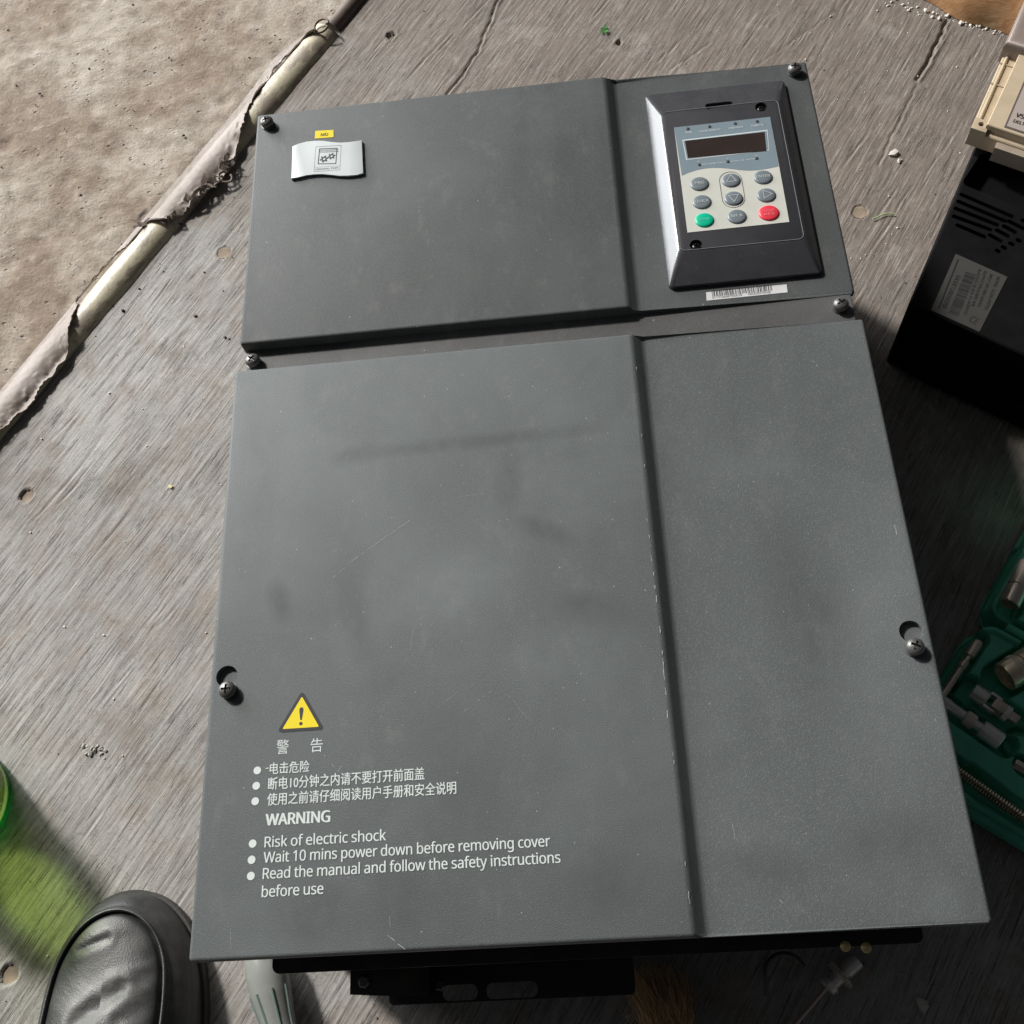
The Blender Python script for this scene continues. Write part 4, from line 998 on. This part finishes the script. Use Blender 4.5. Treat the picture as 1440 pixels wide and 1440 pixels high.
bm = bmesh.new(); lathe(bm, [(0, .0014), ((C_ - B).length + .03, .0014)], B, C_, 10); obj('shaft', bm, simple('reddish_shaft', (.6, .48, .42), .3, .5), nd)

# ------------------------------------------------------------ screwdriver handle lower left
A = at(372, 1374, .016) + Vector((-.004, .018, 0)); B = at(398, 1462, .016); L = (B - A).length
sdv = thing('screwdriver', 'pale grey screwdriver handle sticking out from under the cabinet, pointing to the bottom edge', 'screwdriver', Vector((A.x, A.y, 0)))
bm = bmesh.new(); lathe(bm, [(0, .006), (.002, .011), (.012, .0135), (.024, .0140), (.034, .0128), (.046, .0112), (.060, .0104), (.085, .0104), (.10, .012), (.104, .008)], A, B, 32)
obj('handle', bm, HANDLE, sdv, 40)
ax = (B - A).normalized(); u = Vector((-ax.y, ax.x, 0)); bm = bmesh.new()
for an in (-65, -25, 20, 62):
    dr = u * math.sin(R(an)) + Vector((0, 0, 1)) * math.cos(R(an))
    tube(bm, [A + ax * t + dr * r for t, r in ((.028, .0136), (.036, .0126), (.046, .0112), (.060, .0104), (.085, .0104))], .0009, 6)
obj('grip_rib', bm, simple('teal_grip', (.16, .22, .20), .35), sdv)
bm = bmesh.new(); lathe(bm, [(0, .0033), (.10, .0033)], A, A - ax, 16); obj('shank', bm, STEEL, sdv)

# ------------------------------------------------------------ shoe
toe = Vector((-.1205, .0550, 0)); LEN = .27
fa = Vector((.045, -1, 0)).normalized(); fs_ = Vector((-fa.y, fa.x, 0))     # along foot (heel-ward) and sideways
if fs_.x < 0: fs_ = -fs_
def wf_(d):
    base = .054 * (1 - max(0, 1 - d / .085) ** 2.35) ** .5
    return base if d < .17 else base * (1 - .25 * ((d - .17) / .1) ** 2)
nA, nV = 46, 150
out = []
for k in range(nV):   # closed outline
    t = k / nV * 2
    s_ = 1 if t < 1 else -1; tt = t if t < 1 else 2 - t
    dd = LEN * (.5 - .5 * math.cos(math.pi * tt)); w = wf_(dd) if dd < LEN * .93 else wf_(LEN * .93) * math.sqrt(max(0, 1 - ((dd - LEN * .93) / (LEN * .07)) ** 2))
    out.append((dd, s_ * w))
def spine(dd): return min(max(dd, .050), LEN - .045)
def hgt(dd): return .037 + .036 * min(max((dd - .03) / .13, 0), 1) ** 1.3
creases = [((345, 1440), (560, 1268), .0018, .0034), ((560, 1268), (735, 1188), .0014, .0026), ((560, 1440), (745, 1335), .0010, .0026), ((340, 1060), (480, 1000), .0006, .0022)]
def ash(x, y): return at(x / 3.6, 1040 + y / 3.6, .055)
vs = []; fs = []
for i in range(nA + 1):
    a_ = i / nA * math.pi / 2
    for (dd, w) in out:
        sp_ = spine(dd); g_ = math.cos(a_) ** .62; f_ = math.sin(a_) ** .95
        Dm = sp_ + (dd - sp_) * g_; wd = w * g_
        z = .008 + (hgt(Dm) - .008) * f_
        deg = math.degrees(a_)
        ap = 53 + 1.5 * (1 + max(-1, min(1, w * 25)))
        z += .0016 * math.exp(-((deg - ap + 5) / 2.2) ** 2) - .0034 * math.exp(-((deg - ap) / 1.7) ** 2) + .0014 * (1 / (1 + math.exp(-(deg - ap - 3))))
        z -= .0006 * math.exp(-((deg - 22) / 2.0) ** 2)
        P = toe + fa * Dm + fs_ * wd
        if deg > ap:
            for c0, c1, dep, wdt in creases:
                A_, B_ = ash(*c0), ash(*c1); ab_ = B_ - A_; t = max(0, min(1, ((P - A_).x * ab_.x + (P - A_).y * ab_.y) / (ab_.x ** 2 + ab_.y ** 2)))
                q = A_ + ab_ * t; dst = math.hypot(P.x - q.x, P.y - q.y)
                z += (-dep * math.exp(-(dst / wdt) ** 2) + dep * .45 * math.exp(-((dst - wdt * 2.4) / (wdt * 1.3)) ** 2)) * min(1, (deg - ap) / 8)
        vs.append(Vector((P.x, P.y, z)))
for i in range(nA):
    for k in range(nV):
        a = i * nV + k; b = i * nV + (k + 1) % nV; fs.append((a, b, b + nV, a + nV))
shoe = thing('shoe', 'toe of a black leather slip-on shoe with creased apron, standing at the lower left corner', 'shoe', Vector((toe.x, toe.y - .1, 0)))
me = bpy.data.meshes.new('upper'); me.from_pydata([tuple(v) for v in vs], [], fs); link_mesh('upper', me, LEATHER, shoe, None)
def outl(k, grow): 
    dd, w = out[k]; sp_ = spine(dd); c = Vector((sp_, 0)); v = Vector((dd - sp_, w)); v = v * (1 + grow / max(v.length, .001)); D = c + v
    P = toe + fa * D.x + fs_ * D.y; return (P.x, P.y)
bm = bmesh.new(); a, b, f = prism(bm, [outl(k, .0022) for k in range(nV)], .0, .0095); bev_ring(bm, b, .002, 3); obj('sole', bm, SOLE, shoe, 40)
bm = bmesh.new(); P = []
for k in range(nV):
    dd, w = out[k]; a_ = R(49.5 + 1.5 * (1 + max(-1, min(1, w * 25)))); sp_ = spine(dd); g_ = math.cos(a_) ** .62; Dm = sp_ + (dd - sp_) * g_
    p = toe + fa * Dm + fs_ * (w * g_); P.append(Vector((p.x, p.y, .0098 + (hgt(Dm) - .008) * math.sin(a_) ** .95)))
tube(bm, P + [P[0]], .0011, 6, False); obj('piping', bm, LEATHER, shoe, None)

# ------------------------------------------------------------ green bottle
bc = at(-58, 1131, 0); r0 = (at(16, 1131, 0) - bc).length
bot_ = thing('green_bottle', 'translucent green plastic bottle at the left edge, throwing a green shadow toward the shoe', 'bottle', bc)
bm = bmesh.new(); lathe(bm, [(.004, .012), (.0015, r0 * .7), (.0008, r0 * .9), (.003, r0 * .98), (.008, r0), (.04, r0 * .97), (.06, r0 * .92), (.08, r0 * .97), (.105, r0 * .94), (.13, r0 * .6), (.150, .015), (.165, .014)], bc, bc + Vector((0, 0, 1)), 48, False)
obj('bottle_body', bm, GLASSG, bot_, 60)
bm = bmesh.new(); lathe(bm, [(.1655, .0155), (.1655, .0158), (.181, .0155), (.182, .013)], bc, bc + Vector((0, 0, 1)), 32); obj('bottle_cap', bm, simple('green_cap', (.01, .25, .1), .4), bot_)
bm = bmesh.new(); lathe(bm, [(0.0004, r0 * .93), (.0004, r0 * .97), (.004, r0 * 1.0), (.0055, r0 * .985)], bc, bc + Vector((0, 0, 1)), 48, False)
obj('base_ring', bm, m_thin('green_base', (.03, .75, .32), (.01, .5, .2), .05), bot_, 60)

# ------------------------------------------------------------ tan plastic sack, top right
bm = bmesh.new()
e0, e1 = at(1225, -14, 0), at(1470, 62, 0); u = (e1 - e0); LL = u.length; u.normalize(); v = Vector((-u.y, u.x, 0))
nx_, ny_ = 90, 60; vs = []; fs = []
cr = smooth_noise(nx_ + 1, ny_ + 1, 7, 13)
for i in range(nx_ + 1):
    for j in range(ny_ + 1):
        a, b = i / nx_, j / ny_; X = (a - .15) * LL * 1.6; Y = b * .22
        e = min(1, min(b / .22, (1 - b) / .22 + .001)) ; z = .038 * math.sin(math.pi / 2 * max(0, e)) ** .55 * (.55 + .45 * math.sin(math.pi * a) ** .5)
        z += (cr[i, j] * .0010 + .0022 * math.sin(b * 26 + 2.2 * math.sin(a * 9) + a * 10)) * min(1, b * 8) * min(1, (1 - b) * 8)
        p = e0 + u * X + v * (Y + .003 * math.sin(a * 23) + .006 * math.sin(a * 7)); vs.append(Vector((p.x, p.y, max(z, .0008))))
for i in range(nx_):
    for j in range(ny_): a = i * (ny_ + 1) + j; fs.append((a, a + ny_ + 1, a + ny_ + 2, a + 1))
t = NT('tan_plastic_film'); vc = t.coord(); f1 = t.noise(vc, 25, 4, .6, 1.0); f2 = t.noise(t.coord(rot=.5, scale=(30, 170, 30)), 1, 4, .6)
cc = t.mix(t.ramp(f1, [(.35, 0), (.65, 1)]), (.30, .15, .065), (.46, .27, .14)); cc = t.mix(t.ramp(f2, [(.6, 0), (.72, .6)]), cc, (.75, .55, .32))
TAN = t.set(color=cc, rough=.33, normal=t.bump(f2, .5, .002))
props(pyobj('plastic_sack', vs, fs, TAN), 'glossy tan brown plastic sack lying at the top right, beyond the plywood debris', 'sack')

# ------------------------------------------------------------ fibre tuft at the bottom
bm = bmesh.new(); root_ = at(950, 1466, .02)
for k in range(1700):
    a0 = random.uniform(-1, 1); base = root_ + Vector((random.uniform(-.012, .011), random.uniform(-.012, .008), random.uniform(-.015, .012)))
    L = random.uniform(.018, .044); dirx = -.22 + a0 * .22 + random.uniform(-.2, .2)
    P = []
    for j in range(6):
        t_ = j / 5; P.append(base + Vector((dirx * L * t_ + .004 * math.sin(t_ * 4 + k) * t_, L * t_ * .95, .010 * math.sin(t_ * 3) + random.uniform(-.0006, .0006) * j)))
    tube(bm, P, lambda t_:   .00028 * (1 - t_ * .6), 3, False)
props(obj('fibre_tuft', bm, FIBRE, None, None), 'frayed tan tuft of fibres on the dark floor at the bottom edge', 'tuft')

# ------------------------------------------------------------ chips, leaf, grit
def rock(bm, p, r, sq_=.6):
    M = Matrix.Translation(p + Vector((0, 0, r * sq_ * .5))) @ Matrix.Rotation(random.uniform(0, 6), 4, 'Z') @ Matrix.Diagonal((r * random.uniform(.7, 1.5), r * random.uniform(.6, 1), r * sq_, 1))
    g = bmesh.ops.create_icosphere(bm, subdivisions=1, radius=1, matrix=M)
    for v in g['verts']: v.co += Vector((random.uniform(-1, 1), random.uniform(-1, 1), random.uniform(-.5, .5))) * r * .25
for (px, py, r, lab, mt) in ((1257, 217, .0038, 'largest white plaster chip on the plywood between the keypad corner and the black unit', CHIP), (1264, 227, .0022, 'small white chip touching the lower side of the largest plaster chip', CHIP),
                             (1296, 1412, .0042, 'pinkish white chip on the dark floor in the bottom right corner', CHIP), (1216, 1362, .0026, 'pink chip beside the tip of the nut driver', CHIP2), (1384, 33, .0035, 'white lump at the foot of the tan sack beside the beige unit', CHIP)):
    bm = bmesh.new(); rock(bm, at(px, py, 0), r); rock(bm, at(px + 3, py - 2, 0), r * .7); props(obj('plaster_chip', bm, mt, None, 25), lab, 'chip')
bm = bmesh.new()
for k in range(26):
    c = at(128 + random.gauss(0, 7), 1055 + random.gauss(0, 5), 0); rock(bm, c, random.uniform(.0008, .0024))
props(obj('crumbled_plaster', bm, simple('grey_plaster', (.38, .36, .33), .8, var=.2), None, 25), 'small heap of crumbled grey plaster on the plywood above the shoe', 'debris', kind='stuff')
def scatter(name, mat, n, f, r0_, r1_, lab):
    bm = bmesh.new()
    for _ in range(n):
        px, py = f()
        s_, q_ = sq(at(px, py, 0))
        rock(bm, at(px, py, 0.0 if q_ > .0 else -.005), random.uniform(r0_, r1_) * (random.random() ** 1.5 + .35))
    props(obj(name, bm, mat, None, None, True), lab, 'debris', kind='stuff')
uni = lambda: (random.uniform(0, 1440), random.uniform(0, 1440))
def baseline_():
    t = random.random() ** .8; return 1240 + t * 200 + random.gauss(0, 3), 0 + t * 52 + random.gauss(0, 3) + 2
def right_(): return random.uniform(1120, 1440), random.uniform(0, 420)
scatter('white_grit', CHIP, 170, uni, .0004, .0011, 'tiny white grit scattered over the floor')
scatter('white_grit', CHIP, 110, baseline_, .0006, .0022, 'white crumbs in a line at the foot of the tan sack')
scatter('white_grit', CHIP, 120, right_, .0004, .0012, 'white grit on the plywood around the keypad corner')
scatter('dark_grit', DCHIP, 120, lambda: (random.uniform(0, 500), random.uniform(0, 500)), .0005, .0016, 'dark grit on the dusty concrete')
scatter('dark_grit', DCHIP, 160, uni, .0004, .0010, 'dark grit scattered over the plywood')
def leaf(px, py, n, r, lab):
    bm = bmesh.new(); c = at(px, py, .0015)
    for k in range(n):
        a = random.uniform(0, 6.28); L = r * random.uniform(.5, 1.1); d = Vector((math.cos(a), math.sin(a), .25)); w = Vector((-d.y, d.x, 0)) * L * .3
        b = c + Vector((random.uniform(-1, 1), random.uniform(-1, 1), 0)) * r * .5
        bm.faces.new([bm.verts.new(v) for v in (b, b + d * L * .5 + w, b + d * L, b + d * L * .5 - w)])
    props(obj('leaf_scrap', bm, LEAF, None, None), lab, 'leaf')
leaf(852, 41, 11, .0055, 'crumpled green leaf scrap on the plywood above the cabinet')
bm = bmesh.new(); c = at(1238, 305, .0012); tube(bm, [c + Vector((t * .012, .0022 * math.sin(t * 2.4 + .4), .0008)) for t in np.linspace(-.6, 1, 12)], .0006, 5)
props(obj('plant_stem', bm, simple('pale_green', (.35, .45, .22), .6), None), 'short curved pale green stem on the plywood left of the black unit', 'stem')
bm = bmesh.new(); c = at(240, 684, .001); rock(bm, c, .0024, .3); props(obj('yellow_flake', bm, simple('yellow_flake', (.55, .5, .2), .6), None), 'small yellow flake on the plywood left of the lower cover', 'flake')
